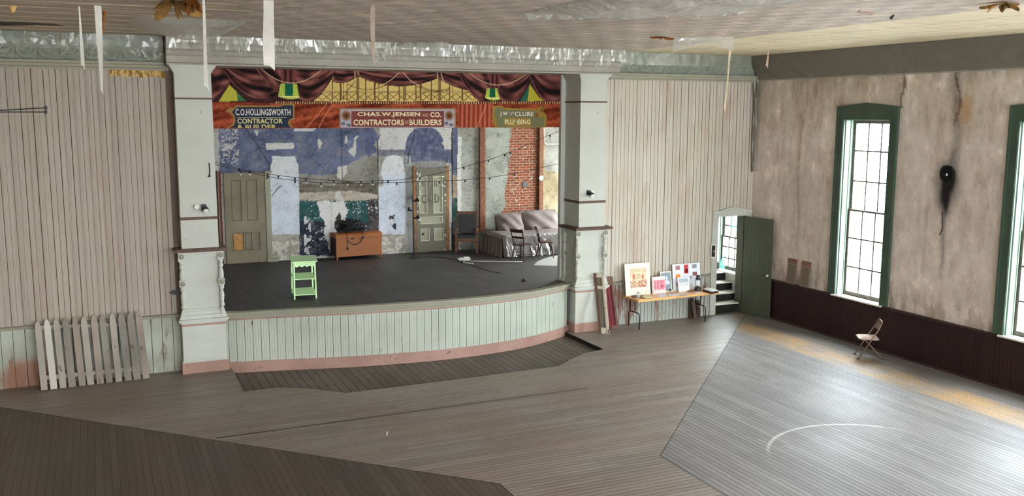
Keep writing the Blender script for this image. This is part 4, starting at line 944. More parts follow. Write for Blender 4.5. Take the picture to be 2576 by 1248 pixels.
for k in range(46):
    e = rr.choice((0, 0, 1)); x = (a+.05 if e == 0 else b-.06)+rr.gauss(0, .05); z = rr.choice((rr.uniform(2.2, 2.9), rr.uniform(3.0, zt-.05), rr.uniform(1.5, 2.2) if e else rr.uniform(2.0, 2.8)))
    r = rr.uniform(.012, .035); x = min(max(x, a+.03), b-.03)
    mb.prism([(x+r*rr.uniform(.4, 1)*math.cos(q*PI/3), z+1.5*r*rr.uniform(.4, 1)*math.sin(q*PI/3)) for q in range(6)], lambda u, v, d: (u, d, v), yd-.047, yd-.05)
tag(mb.build('paint_flakes', M['white'], d3), 'flaking white paint', None, None, 'stuff')
for ch, px0, px1, py0, py1 in (('B', 1061, 1070, 456, 470), ('E', 1077, 1084, 456, 470), ('A', 1091, 1101, 452, 470), ('C', 1061, 1073, 490, 511), ('H', 1077, 1086, 488, 508), ('D', 1094, 1106, 488, 510)):
    letters(ch, px0, px1, py0, py1, pm(126, 122, 104), yd-.052 if ch in 'EH' else yd-.036, d3, .02)
MB().lathe([(.02, 0), (.035, .01), (.03, .04), (.001, .045)], (a+.21*(b-a), yd-.03, SZ+.53), 12, Matrix.Rotation(PI/2, 4, 'X')).build('door_knob', M['black'], d3)

# ------------------------------------------------------------------ things on the stage
def local(o, rz): return Matrix.Translation(Vector(o)) @ Matrix.Rotation(rz, 4, 'Z')
# mint green stand
fl, frt = Vector((-11.635, .619, SZ)), Vector((-11.176, .561, SZ)); rz = math.atan2(frt.y-fl.y, frt.x-fl.x); L = local(((fl.x+frt.x)/2, (fl.y+frt.y)/2, SZ), rz)
t = thing('plant_stand', 'mint green wooden stand with scalloped apron and two shelves alone on the stage', 'stand', L.translation, rz)
M['mint'] = mat('mint_green_paint', sr(204, 240, 178), .45, .35, var=.06); w, dp, h = .235, .78, .83
MB().box((-w-.04, -.045, h-.022), (w+.04, dp+.03, h), L).build('top', M['mint'], t, bevel=.004)
def scallop(x0, x1, z0, z1, n):
    pts = [(x0, z1), (x0, z0)]
    for k in range(n):
        for q in range(1, 9): pts.append((x0+(x1-x0)*(k+q/8)/n, z0+.028*math.sin(PI*q/8)*(-1)+(.0)))
    pts.append((x1, z1)); return pts
mb = MB(); mb.prism(scallop(-w+.02, w-.02, h-.10, h-.022, 4), lambda a, b, d: L @ Vector((a, d, b)), -.012, .006)
for s in (1, -1): mb.box((s*(w-.02)-.006, .01, h-.11), (s*(w-.02)+.006, dp-.02, h-.022), L)
mb.box((-w+.02, dp-.02, h-.11), (w-.02, dp-.005, h-.022), L); mb.build('apron', M['mint'], t)
for sx in (1, -1):
    for y0 in (0, dp-.02):
        mb = MB(); x = sx*(w-.018); M1 = L
        mb.prism([(x-.017-sx*.0, h-.022), (x+.017, h-.022), (x+.018+sx*.012, .0), (x-.014+sx*.012, .0)], lambda a, b, d: M1 @ Vector((a, d, b)), y0-.015, y0+.018)
        mb.build('leg', M['mint'], t)
for z, e in ((.44, 0.), (.10, .012)): MB().box((-w-e+.005, -.02-e, z-.012), (w+e-.005, dp+.01, z+.008), L).build('shelf', M['mint'], t, bevel=.003)
# blanket chest with cable heap
A_, B_ = Vector((-9.54, 5.46, SZ)), Vector((-8.235, 5.57, SZ)); rz = math.atan2(B_.y-A_.y, B_.x-A_.x); L = local(A_, rz); w = (B_-A_).length; dp = .46
t = thing('blanket_chest', 'orange brown wooden chest with rounded lid by the backstage wall', 'chest', A_, rz)
M['chest'] = boards('chest_wood', 2, .3, sr(136, 80, 42), sr(162, 98, 54), .0, .45, .35, .7, 4., bump=.1)
M['chestside'] = mat('shaded_chest_side', sr(70, 40, 28), .5, .3, var=.2)
MB().box((0, 0, .09), (w, dp, .60), L).build('body', M['chest'], t, bevel=.01)
MB().box((-.012, .01, .09), (.0, dp-.01, .60), L).build('shaded_side', M['chestside'], t)  # thin panel darkened to put the chest's unlit side into its colour
mb = MB(); pr = [(-.015, .605), (-.015, .655), (.0, .69), (.05, .715), (dp*.5, .735), (dp-.04, .725), (dp, .70), (dp, .605)]; mb.prism(pr, lambda a, b, d: L @ Vector((d, a, b)), -.012, w+.012); mb.build('lid', M['chest'], t, bevel=.004)
for x in (.03, w-.03):
    for y in (.03, dp-.03):
        mb = MB(); mb.lathe([(.018, 0), (.026, .02), (.02, .05), (.04, .095)], L @ Vector((x, y, 0)), 10); mb.build('foot', M['chest'], t)
for x in (.46, .76):
    MB().box((x-.03, -.024, .565), (x+.03, -.002, .60), L).build('clasp', M['black'], t)
rr = random.Random(3); mb = MB(); c0 = L @ Vector((.50, .23, .735))
for k in range(46):
    R1, R2 = rr.uniform(.12, .40), rr.uniform(.06, .15); ph = rr.uniform(0, 6.3); zc = rr.uniform(.03, .34)*(.5 if R1 > .3 else 1); tl = rr.uniform(-.5, .5); cx, cy = rr.uniform(-.08, .1), rr.uniform(-.06, .04)
    pts = [(c0.x+cx+R1*math.cos(q*.42+ph), c0.y+cy+R2*math.sin(q*.42+ph), c0.z+max(.012, zc*(1-.3*abs(cx)*5)+.012+tl*R1*.5*math.cos(q*.42+ph)*.5+.02*math.sin(q*1.7+k))) for q in range(14)]
    mb.tube(pts, .011, 6)
p0 = L @ Vector((.30, -.04, .72)); p1 = L @ Vector((.31, -.04, .55)); p2 = L @ Vector((.45, -.05, .42)); p3 = L @ Vector((.66, -.045, .46)); p4 = L @ Vector((.76, -.05, .62)); p5 = L @ Vector((.74, -.04, .74)); p6 = L @ Vector((.72, .12, .76))
mb.tube([p0+Vector((0, .17, .06)), p0+Vector((0, .03, .03)), p0, p1, p2, (p2+p3)/2+Vector((0, 0, -.02)), p3, p4, p5, p6], .010, 6)
pz = L @ Vector((.31, -.05, .34)); mb.tube([p1, p1.lerp(pz, .5), pz], .007, 6); mb.box((pz.x-.03, pz.y-.02, pz.z-.05), (pz.x+.02, pz.y+.02, pz.z))
tag(mb.build('cable_heap', M['black'], smooth=True), 'tangled heap of black string light cable on the wooden chest', 'cable')
# black upholstered armchair
rz = math.atan2(-.228, .534); L = local((-5.80, 5.33, SZ), rz); w = .30
t = thing('armchair', 'high backed wooden armchair with black leather seat and back', 'chair', L.translation, rz)
wd = mat('mid_brown_wood', sr(112, 76, 52), .5, .3, var=.25, sc=14)
for s in (1, -1):
    MB().box((s*w-.03, -.03, 0), (s*w+.03, .03, .64), L).build('leg', wd, t, bevel=.006)
    mb = MB(); mb.prism([(.44, 0), (.50, 0), (.50, .5), (.60, 1.17), (.54, 1.17), (.44, .5)], lambda a, b, d: L @ Vector((d, a, b)), s*w*.9-.028, s*w*.9+.028); mb.build('back_post', wd, t)
    MB().box((s*w-.045, -.09, .64), (s*w+.045, .50, .68), L).build('arm', wd, t, bevel=.012)
    MB().box((s*w-.02, .02, .36), (s*w+.02, .46, .44), L).build('side_rail', wd, t)
MB().box((-w, -.02, .34), (w, .02, .44), L).build('seat_rail', wd, t); MB().box((-w+.01, -.03, .44), (w-.01, .47, .52), L).build('seat', M['black'], t, bevel=.03)
tl = lambda a, b, d: L @ Vector((a, d+(b-.5)*.15, b))
mb = MB(); mb.prism([(-w+.045, .54), (w-.045, .54), (w-.045, 1.07), (-w+.045, 1.07)], tl, .415, .49); mb.build('back_pad', M['black'], t, bevel=.02)
mb = MB(); mb.prism([(-w+.0, 1.075), (w-.0, 1.075), (w-.0, 1.15), (-w+.0, 1.15)], tl, .435, .485); mb.build('crest_rail', wd, t)
# microphone stand with clip lamps
L = local((-7.44, 5.13, SZ), 0); t = thing('microphone_stand', 'thin black microphone stand carrying two small clip lamps before the grey green door', 'stand', L.translation)
mb = MB(); mb.lathe([(.15, 0), (.15, .015), (.03, .03), (.012, .05)], L.translation, 20); mb.build('base', M['black'], t)
mb = MB(); mb.tube([L @ Vector((0, 0, .02)), L @ Vector((-.01, 0, .9)), L @ Vector((-.02, 0, 1.72))], [.026, .024, .018], 8); mb.build('pole', M['black'], t)
for z, dx in ((1.60, .05), (1.35, -.10), (1.12, .06)):
    lm = MB(); q = L @ Vector((dx, -.05, z)); lm.lathe([(.02, -.05), (.035, 0), (.06, .07), (.055, .07), (.001, .03)], q, 14, Matrix.Rotation(1.2 if dx > 0 else -1.2, 4, 'Y')); lm.tube([q, L @ Vector((-.015, 0, z))], .009, 6)
    lm.build('clip_lamp', M['black'], t)
# sofa under dust covers
M['dust'] = mat('dusty_pink_grey_cover', sr(122, 109, 104), .7, .2, var=.12, sc=4, bump=.25)
M['shiny'] = film('shiny_dust_film', sr(236, 232, 230), .3, .14, .16)
L = local((-5.10, 4.22, SZ), .0); t = thing('sofa', 'sofa draped in pale dust covers on the stage beside two dark chairs', 'sofa', L.translation)
SW, SD = 2.5, 1.50
def drape(u, v):    # u across width, v: 0 floor front .. 1 back of the seat
    x = -.06+u*SW; k = v*2
    fold = .03*math.sin(u*34+3*math.sin(u*9))*max(0, 1-k*1.2)+.02*math.sin(u*71)*max(0, 1-k)
    if k < 1: y = -.10*(1-k)+fold; z = .01+.57*k
    else: y = (k-1)*SD; z = .58+.02*math.sin(u*11)*math.sin(k*5)
    if u < .06: z -= (.06-u)*1.2*(k > 1)
    return L @ Vector((x, y, max(.006, z)))
mb = MB(); mb.grid(90, 44, drape); 
def side(u, v):
    y = -.1*(1-v)+u*SD*1.0; x = -.06-.10*(1-v)*(.6+.5*math.sin(u*17)**2)-.0; return L @ Vector((x, y, max(.005, (.47+.05*min(1, 6*u)*(u < .17) + .03*(u >= .17))*v)))
mb.grid(30, 12, side); mb.box((.02, .02, .02), (SW-.1, SD-.05, .5), L); mb.build('seat_cover', M['dust'], t, smooth=True)
def cushion(x0, x1, ztop):
    mb = MB()
    def fn(u, v):
        a = (u-.5)*2; b = (v-.5)*2; bul = (1-a**4)*(1-b**4); return L @ Vector((x0+(x1-x0)*u, SD-.34-.16*bul+.30*v+.02*math.sin(u*14+v*9), .50+(ztop-.50)*v+.05*math.sin(u*PI)*v))
    mb.grid(24, 18, fn); mb.grid(6, 6, lambda u, v: L @ Vector((x0+(x1-x0)*u, SD-.05+.08*v, .50+(ztop-.45)*v))); mb.build('back_cushion', M['dust'], t, smooth=True)
cushion(.34, 1.18, 1.02); cushion(1.18, 2.35, 1.06)
mb = MB()
def sheet(u, v):
    x = .02+u*2.3; k = v*1.5; f = .05*math.sin(u*40+6*v+2*math.sin(u*13))
    if k < 1: y = -.10*(1-k)**2-.06+f*.7*(1.1-k); z = .015+.55*k**.8
    else: y = -.07+(k-1)*.6; z = .605
    return L @ Vector((x, y, max(.01, z+.01*math.sin(u*90))))
mb.grid(110, 24, sheet); mb.build('plastic_sheet', M['shiny'], t, smooth=True)
# two dark spindle chairs
def spindle_chair(loc, rz, label, group):
    t = thing('spindle_chair', label, 'chair', loc, rz, group); L = local(loc, rz); m_ = M['darkwood']; V = lambda x, y, z: L @ Vector((x, y, z))
    mb = MB(); mb.prism([(-.19, .0), (-.20, -.18), (.20, -.18), (.19, .0), (.215, .16), (.17, .215), (-.17, .215), (-.215, .16)], lambda a, b, d: V(a, b, d), .42, .45); mb.build('seat', m_, t, bevel=.008)
    for sx in (1, -1):
        for sy, y0 in ((1, .15), (-1, -.13)):
            mb = MB(); a, b = V(sx*.15, y0, .425), V(sx*.21, y0+sy*.07, 0); mb.tube([a, a.lerp(b, .3), a.lerp(b, .6), b], [.014, .02, .018, .012], 8); mb.build('leg', m_, t)
        mb = MB(); mb.tube([V(sx*.185, .175, .2), V(sx*.185, -.16, .2)], .009, 6); mb.build('stretcher', m_, t)
        mb = MB(); mb.tube([V(sx*.17, -.15, .43), V(sx*.185, -.185, .62), V(sx*.20, -.24, .80), V(sx*.205, -.29, .91)], [.017, .017, .016, .012], 8); mb.build('back_post', m_, t)
    mb = MB(); mb.tube([V(-.19, .19, .14), V(.19, .19, .14)], .009, 6); mb.build('stretcher', m_, t); mb = MB(); mb.tube([V(-.19, -.175, .16), V(.19, -.175, .16)], .009, 6); mb.build('stretcher', m_, t)
    def rail(z0, z1, y0, y1, bow):
        mb = MB(); mb.prism([(-.205, 0), (-.1, -bow), (0, -bow*1.3), (.1, -bow), (.205, 0), (.205, .016), (.1, .016-bow), (0, .016-bow*1.3), (-.1, .016-bow), (-.205, .016)], lambda a, b, d: V(a, (y0 if d == z0 else y1)+b, d), z0, z1); return mb
    rail(.79, .885, -.245, -.285, .03).build('crest_rail', m_, t); rail(.625, .68, -.195, -.212, .02).build('mid_rail', m_, t)
    for x in (-.11, -.04, .04, .11):
        mb = MB(); mb.tube([V(x*.95, -.15, .44), V(x, -.215, .63)], .009, 6); mb.build('spindle', m_, t)
    return t
c1 = spindle_chair((-4.87, 3.56, SZ), math.radians(28-90), 'dark spindle back chair nearer the armchair, in front of the covered sofa', 'dark wooden chairs by the sofa')
dup(c1, (-4.06, 3.80, SZ+.0035), math.radians(-18-90), 'dark spindle back chair nearer the far pillar, in front of the covered sofa')
cl = [at(px, py, 'z', SZ+.012) for px, py in ((1343, 666), (1352, 657), (1372, 648), (1400, 642), (1440, 640), (1440, 671), (1408, 668), (1385, 668))]
mb = MB(); mb.prism([(p.x, p.y) for p in cl], lambda a, b, d: (a, b, d), SZ+.0005, SZ+.003); tag(mb.build('drop_cloth', pm(168, 164, 156)), 'white paper sheet lying on the stage floor before the chairs', 'sheet')
a, b = at(1183, 657, 'z', SZ+.016), at(1312, 659, 'z', SZ+.016)
tag(MB().tube([a, b, b+Vector((.05, .07, 0))], .014, 8).build('white_pole', M['white'], smooth=True), 'long white pole lying on the stage floor', 'pole')
rr = random.Random(9); mb = MB(); c = at(1168, 656, 'z', SZ+.02)
for k in range(7):
    R1 = rr.uniform(.06, .2); ph = rr.uniform(0, 6); mb.tube([(c.x+rr.uniform(-.02, .02)+R1*math.cos(q*.7+ph), c.y+.6*R1*math.sin(q*.7+ph), c.z+.02+rr.uniform(0, .06)) for q in range(8)], .014, 6)
mb.box((c.x-.02, c.y-.05, c.z+.0), (c.x+.14, c.y+.05, c.z+.1))
mb.tube([at(1182, 650, 'z', SZ+.1), at(1176, 655, 'z', SZ+.05), c+Vector((.06, 0, .05)), c, at(1166, 660, 'z', SZ+.02), at(1190, 664, 'z', SZ+.02)], .018, 6); tag(mb.build('power_strip', M['white']), 'white power strip with tangled cord on the stage floor', 'cord')
tag(MB().tube([at(px, py, 'z', SZ+.012) for px, py in ((1048, 648), (1075, 645), (1120, 649), (1150, 654), (1176, 660), (1195, 668), (1225, 680), (1262, 688))], .0075, 6).build('floor_cable', M['black']), 'black cable running over the stage floor from the microphone stand', 'cable')
p = at(1319, 702, 'z', SZ+.05)
tag(MB().lathe([(.06, -.05), (.06, -.02), (.03, 0), (.001, .004)], p, 12).build('floor_socket', M['black']), 'small black floor fitting near the stage edge', 'fitting')
# string lights
def string_light(label, pts, bulbs, y, ends):
    P = [at(px, py, 'y', y) for px, py in pts]; mid = P[len(P)//2]
    t = thing('string_light', label, 'string lights', (mid.x, y, mid.z), 0, 'string lights across the stage')
    mb = MB(); mb.tube([ends[0]]+P+[ends[1]], .0065, 6); mb.build('cable', M['black'], t)
    bb = None
    for px, py in bulbs:
        xs = [q[0] for q in pts]; i = max(0, min(len(pts)-2, sum(q <= px for q in xs)-1)); f = (px-pts[i][0])/(pts[i+1][0]-pts[i][0]); c = P[i].lerp(P[i+1], f)
        mb = MB(); mb.lathe([(.014, -.06), (.02, -.05), (.02, -.008), (.008, .004)], c, 8); s = mb.build('bulb_socket', M['black'], t)
        mb = MB(); mb.lathe([(.001, -.112), (.018, -.105), (.028, -.088), (.024, -.07), (.014, -.06)], c, 10); mb.build('bulb', M['bulb'], s, smooth=True)
tt = NT('clear_bulb'); tt.col(sr(225, 228, 226)); tt.set(.1, .8); tt.b.inputs['Alpha'].default_value = .55; M['bulb'] = tt.m
string_light('upper string of bulbs sagging over the stage and rising to the far brick', [(541, 408), (600, 424), (640, 432), (690, 440), (745, 447), (800, 452), (850, 455), (900, 456), (950, 455), (1000, 453), (1060, 445), (1100, 437), (1160, 422), (1230, 402), (1290, 380), (1345, 356), (1400, 332)],
    [(602, 0), (628, 0), (673, 0), (700, 0), (742, 0), (770, 0), (840, 0), (874, 0), (908, 0), (937, 0), (976, 0), (1057, 0), (1167, 0), (1229, 0), (1270, 0), (1284, 0), (1384, 0)], 2.5, (Vector((-14.3, .19, 3.95)), Vector((-3.9, .19, 4.75))))
string_light('lower string of bulbs sagging over the stage', [(541, 414), (600, 428), (650, 439), (700, 449), (750, 455), (800, 459), (850, 461), (930, 461), (1000, 459), (1100, 456), (1150, 454), (1230, 447), (1300, 436), (1405, 412)],
    [(605, 0), (673, 0), (742, 0), (808, 0), (998, 0), (1105, 0), (1170, 0), (1232, 0), (1294, 0)], 2.3, (Vector((-14.3, .19, 3.9)), Vector((-3.9, .19, 3.9))))

# ------------------------------------------------------------------ leaning picket fence
M['oldwood'] = worn('weathered_picket_wood', sr(178, 170, 156), sr(110, 100, 90), .9, .8, 8, (1, 1, .25), .1, c2=sr(146, 138, 128))
S5 = 5.2
bx = [577, 705, 838, 957, 1078, 1192, 1318, 1430, 1552, 1680, 1790, 1905]; by = [1145, 1135, 1120, 1105, 1090, 1072, 1055, 1045, 1032, 1015, 1000, 985]
tx = [478, 600, 725, 852, 978, 1098, 1218, 1345, 1460, 1578, 1690, 1808]; ty = [238, 215, 202, 195, 195, 185, 175, 160, 150, 130, 120, 118]
B0 = at(bx[0]/S5, 760+by[0]/S5, 'z', 0); B1 = at(bx[-1]/S5, 760+by[-1]/S5, 'z', 0); T0 = at(tx[0]/S5, 760+ty[0]/S5, 'y', -.135); T1 = at(tx[-1]/S5, 760+ty[-1]/S5, 'y', -.135)
B0.y = min(B0.y, -.42); B1.y = min(B1.y, -.36)
t = thing('picket_fence', 'weathered section of pointed picket fence leaning against the wainscot', 'fence', B0)
rr = random.Random(2); lat = (B1-B0).normalized(); M['pickets'] = [M['oldwood'], worn('grey_picket_wood', sr(150, 144, 134), sr(92, 86, 78), .9, .85, 9, (1, 1, .25), .1, c2=sr(120, 114, 106)), worn('brown_picket_wood', sr(166, 152, 138), sr(104, 88, 78), .9, .85, 9, (1, 1, .25), .1, c2=sr(134, 122, 110)), worn('pale_picket_wood', sr(206, 200, 190), sr(140, 130, 120), .4, .8, 4, (1, 1, .3), .1)]
for i in range(12):
    f = i/11; b = B0.lerp(B1, f)+lat*rr.uniform(-.01, .01); tp = T0.lerp(T1, f)+lat*rr.uniform(-.01, .01); tp.z += rr.uniform(-.015, .015); b.z = 0.004
    up = (tp-b); H = up.length; up.normalize(); nrm = lat.cross(up).normalized()
    if nrm.y > 0: nrm = -nrm
    w = .058+rr.uniform(-.004, .004); bw = w*1.02
    mb = MB(); mb.prism([(-bw, 0), (bw, 0), (w, H-.15), (w*.9, H-.10), (w*.55, H-.04), (0, H), (-w*.55, H-.04), (-w*.9, H-.10), (-w, H-.15)], lambda a, c, d: b+lat*a+up*c+nrm*d, 0, .02)
    mb.build('picket', M['pickets'][3 if i in (1,) else (0, 0, 0, 1, 2, 0, 2, 1, 0, 1, 1, 2)[i]], t)
up = (T0-B0).normalized(); nrm = lat.cross(up).normalized(); nrm = -nrm if nrm.y > 0 else nrm
for h, w in ((.20, .04), (1.02, .035)):
    a = B0+up*h*1.15-lat*.02; b = B1+up*h*1.05+lat*.03; mb = MB()
    mb.prism([(0, -w), ((b-a).length, -w), ((b-a).length, w), (0, w)], lambda p, q, d: a+(b-a).normalized()*p+up*q+nrm*d, -.03, -.001); mb.build('rail', M['oldwood'], t)
# ------------------------------------------------------------------ steps, open green door and its frame
t = thing('stairs', 'steep dark steps with pale treads rising through the doorway to the stage', 'stairs', (-.55, .05, 0), 0, None, 'structure')
for i, (y0, z0, z1) in enumerate(((.06, 0, .245), (.36, .245, .46), (.66, .46, .675), (.96, .675, .895), (1.26, .895, SZ))):
    MB().box((-1.10, y0, 0), (-.02, 1.6 if i == 4 else y0+.32, z1-.028)).build('riser', M['riser'], t)
    if i < 4: MB().box((-1.10, y0-.03, z1-.028), (-.02, y0+.31, z1)).build('tread', M['treadwhite'], t, bevel=.006)
t = thing('trim_12', 'sage doorway surround with rosette corner blocks and peaked head', 'door frame', (-.6, 0, 0), 0, None, 'structure')
mb = MB(); mb.box((-1.235, -.045, 0), (-1.06, .12, 2.40)); mb.box((-1.235, -.06, 2.40), (-1.06, .02, 2.68)); mb.box((-.19, -.06, 2.45), (-.02, .02, 2.68)); mb.box((-1.06, .0, 0), (-1.04, .2, 2.5)); mb.build('jamb', M['pillar'], t, bevel=.004)
mb = MB(); mb.prism([(-1.06, 2.53), (-.19, 2.53), (-.19, 2.68), (-.45, 2.73), (-.62, 2.755), (-.80, 2.73), (-1.06, 2.665)], lambda a, b, d: (a, d, b), -.05, .19); mb.prism([(-1.06, 2.665), (-.80, 2.73), (-.62, 2.755), (-.45, 2.73), (-.19, 2.68), (-.19, 2.70), (-.45, 2.75), (-.62, 2.775), (-.80, 2.75), (-1.06, 2.685)], lambda a, b, d: (a, d, b), -.075, .0); mb.build('head', M['pillar'], t)
MB().box((-.275, -.045, 0), (-.02, .215, 2.525)).build('hinge_jamb', M['doorgreen'], t, bevel=.004)
for x in (-1.148, -.105): MB().lathe([(.065, 0), (.065, .012), (.05, .02), (.044, .01), (.02, .024), (.001, .026)], (x, -.06, 2.56), 18, Matrix.Rotation(PI/2, 4, 'X')).build('rosette', M['pillar'], t)
hinge = Vector((-.275, -.075, 0)); fd = Vector((.17, -1.01, 0)).normalized(); nn = Vector((-fd.y, fd.x, 0)); LW, LH = .93, 2.515
D = frame_M(hinge, fd, nn, Vector((0, 0, 1)))
t = thing('door_1', 'dark olive green plank door standing open beside the window wall', 'door', hinge, 0, None, 'structure')
mb = MB()
for k in range(7): mb.box((k*LW/7+.0015, 0, .012), ((k+1)*LW/7-.0015, .032, LH), D)
mb.box((0, .004, .012), (LW, .03, LH-.002), D); mb.build('leaf', M['doorgreen'], t)
for z0, z1 in ((LH-.17, LH), (.95, 1.07), (.05, .2)): MB().box((.0, -.018, z0), (LW, .001, z1), D).build('ledge', M['doorgreen'], t)
MB().lathe([(.012, 0), (.012, .03), (.028, .042), (.03, .06), (.018, .075), (.001, .078)], D @ Vector((LW-.07, -.0, 1.10)), 14, (D.to_3x3() @ Matrix.Rotation(PI/2, 3, 'X')).to_4x4()).build('door_knob', M['white'], t)
p = at(1794, 632, 'y', -.05)
t = thing('framed_card', 'small white framed card hung on the doorway surround by the steps', 'framed card', (p.x, -.05, p.z))
mb = MB(); mb.box((p.x-.075, -.062, p.z-.17), (p.x-.055, -.046, p.z+.17)); mb.box((p.x+.055, -.062, p.z-.17), (p.x+.075, -.046, p.z+.17)); mb.box((p.x-.055, -.062, p.z-.17), (p.x+.055, -.046, p.z-.145)); mb.box((p.x-.055, -.062, p.z+.145), (p.x+.055, -.046, p.z+.17)); mb.build('border', M['white'], t)
MB().box((p.x-.056, -.056, p.z-.15), (p.x+.056, -.047, p.z+.15)).build('picture', pm(52, 48, 44), t)
MB().box((p.x+.005, -.0575, p.z-.03), (p.x+.05, -.0555, p.z+.02)).build('pale_spot', pm(170, 150, 136), t)
p = at(1812, 670, 'y', 1.0); mb = MB()
def bag(u, v):
    a = 2*PI*u; r = .17*math.sin(PI*min(1, .12+v*.88))**.5*(1+.12*math.sin(a*5+v*7)); return Vector((-.70+r*1.15*math.cos(a), 1.40+r*.8*math.sin(a), SZ+.002+.30*v))
mb.grid(28, 12, bag); tag(mb.build('white_bag', M['film_dense'], smooth=True), 'crumpled white plastic bag at the top of the steps', 'bag')
tb_ = NT('teal_glass'); tb_.col(sr(120, 215, 200)); tb_.set(.08, .8); tb_.b.inputs['Alpha'].default_value = .45; M['teal'] = tb_.m
tb_ = NT('pale_blue_glass'); tb_.col(sr(120, 220, 226)); tb_.set(.1, .6); tb_.b.inputs['Alpha'].default_value = .35; M['paleblue'] = tb_.m
p = at(1826, 684, 'z', .925); 
tag(MB().lathe([(.055, .925), (.06, .94), (.06, 1.10), (.045, 1.17), (.02, 1.22), (.017, 1.30), (.02, 1.31), (.001, 1.31)], (.06, 1.20, 0), 16).build('teal_bottle', M['teal'], smooth=True), 'teal glass bottle on the sill above the steps', 'bottle')
tag(MB().box((.11, .62, 2.05), (.118, .95, 2.6)).build('hanging_glass', M['paleblue']), 'bright blue glass hanging in the window above the steps', 'glass ornament')
# ------------------------------------------------------------------ folding table
TZ = .745
FL_, FR_ = at(1605.5, 755, 'z', TZ), at(1809, 733.5, 'z', TZ); rz = math.atan2(FR_.y-FL_.y, FR_.x-FL_.x); L = local(FL_, rz); TW = (FR_-FL_).length
TD = .74
t = thing('folding_table', 'long wooden folding table with black steel legs loaded with display things', 'table', (FL_.x, FL_.y, 0), rz)
M['tablewood'] = boards('table_top_wood', 2, .5, sr(206, 150, 92), sr(226, 176, 116), 0, .35, .4, .7, 5., bump=.05)
M['edge'] = mat('pale_table_edge', sr(222, 172, 108), .5, .3, var=.1)
MB().box((0, 0, -.02), (TW, TD, 0), L).build('table_top', M['tablewood'], t, bevel=.004)
mb = MB(); mb.box((0, 0, -.058), (TW, .022, -.02), L); mb.box((0, TD-.022, -.058), (TW, TD, -.02), L); mb.box((0, .022, -.058), (.022, TD-.022, -.02), L); mb.box((TW-.022, .022, -.058), (TW, TD-.022, -.02), L); mb.build('edge_rail', M['edge'], t)
Z0 = -TZ
for lx, br in ((.12, 1), (TW-.33, -1)):
    V = lambda x, y, z: L @ Vector((x, y, z))
    mb = MB(); y0, y1, zt = .10, TD-.18, Z0+.38
    mb.tube([V(lx, y0, Z0), V(lx, y0, zt-.07), V(lx, y0+.02, zt-.02), V(lx, y0+.07, zt), V(lx, y1-.07, zt), V(lx, y1-.02, zt-.02), V(lx, y1, zt-.07), V(lx, y1, Z0)], .0135, 8)
    for y in (.30, .50): mb.tube([V(lx, y, zt), V(lx, y, -.03)], .0135, 8)
    mb.build('leg', M['black'], t, smooth=True)
    mb = MB()
    for y in (.30, .50): mb.tube([V(lx, y, -.30), V(lx+.1*br, y, -.22), V(lx+.28*br, y, -.03)], .008, 6)
    mb.build('brace', M['steel'], t)
def on_table(px, py, ymax=-.10):
    p = at(px, py, 'z', TZ+.003); p.y = min(p.y, ymax); return p
def upright(name, label, cat, bl, br, tl, tr, lean, th, m_face, m_edge, ymax=-.14, group=None):
    """flat thing standing on the table, leaning back; returns thing + frame (origin bottom left, x, up, normal, w, h)"""
    b0, b1 = on_table(*bl, ymax), on_table(*br, ymax); w = (b1-b0).length; x = (b1-b0).normalized(); n = Vector((x.y, -x.x, 0))
    if n.y > 0: n = -n
    h = 0
    for q, b in ((tl, b0), (tr, b1)): h += (at(q[0], q[1], 'y', b.y+lean*.6).z-TZ)/2
    up = Vector((-n.x*lean, -n.y*lean, h)); H = up.length; up.normalize(); nn = x.cross(up)
    if nn.y > 0: nn = -nn
    F = frame_M(b0, x, up, nn); t = thing(name, label, cat, b0, 0, group)
    MB().box((0, 0, -th), (w, H, 0), F).build('board' if m_edge is None else 'border', m_edge or m_face, t)
    return t, F, w, H
def rect(F, a, b, c, d, w, H, m, name, parent, z=.0015, th=.002): return MB().box((a*w, c*H, z-th), (b*w, d*H, z), F).build(name, m, parent)
t, F, w, H = upright('framed_print', 'large cream mounted print of a theatre interior standing on the left end of the folding table', 'picture', (1556, 739), (1613, 732), (1549, 665.5), (1618, 663.5), .10, .012, pm(238, 232, 212), None, -.26)
t['label'] = 'large cream mounted print of a theatre interior standing on the folding table'
def print_paint(P, U, V):
    c = np.empty((len(U), 3)); u, v = U/w, V/H; n = fbm(u*60, v*60, 4, 71); n2 = fbm(u*60, v*60, 1.6, 74); c[:] = (226, 200, 168); c += (n-.5)[:, None]*60
    R = lambda a, b, c0, d, col: c.__setitem__((u > a) & (u < b) & (v > c0) & (v < d), col)
    R(.3, .44, .5, .66, (206, 120, 104)); R(.62, .74, .5, .64, (206, 116, 104)); R(.40, .66, .47, .72, (238, 216, 176)); R(.44, .62, .5, .67, (206, 186, 150))
    k = (v < .47) & (n2 > .5); c[k] = (178, 128, 104); k = (v < .40) & (u > .55) & (n > .5); c[k] = (190, 92, 84); k = (v > .7) & (n2 > .6); c[k] = (196, 170, 134); return c
M['print'] = attr_mat('printed_paper', .6, .2, .03, 60, 0.)
painted('picture', M['print'], np.linspace(.19*w, .86*w, 70), np.linspace(.24*H, .84*H, 70), lambda U, V: np.stack([np.full(U.shape, F[i][3])+F[i][0]*U+F[i][1]*V+F[i][2]*.002 for i in range(3)], -1), print_paint, (), t)
t, F, w, H = upright('photo_board', 'white display board with eight small photographs standing at the back of the folding table', 'display board', (1676, 727), (1742, 720), (1666, 668), (1739, 663.5), .07, .008, pm(232, 236, 244), None, -.155)
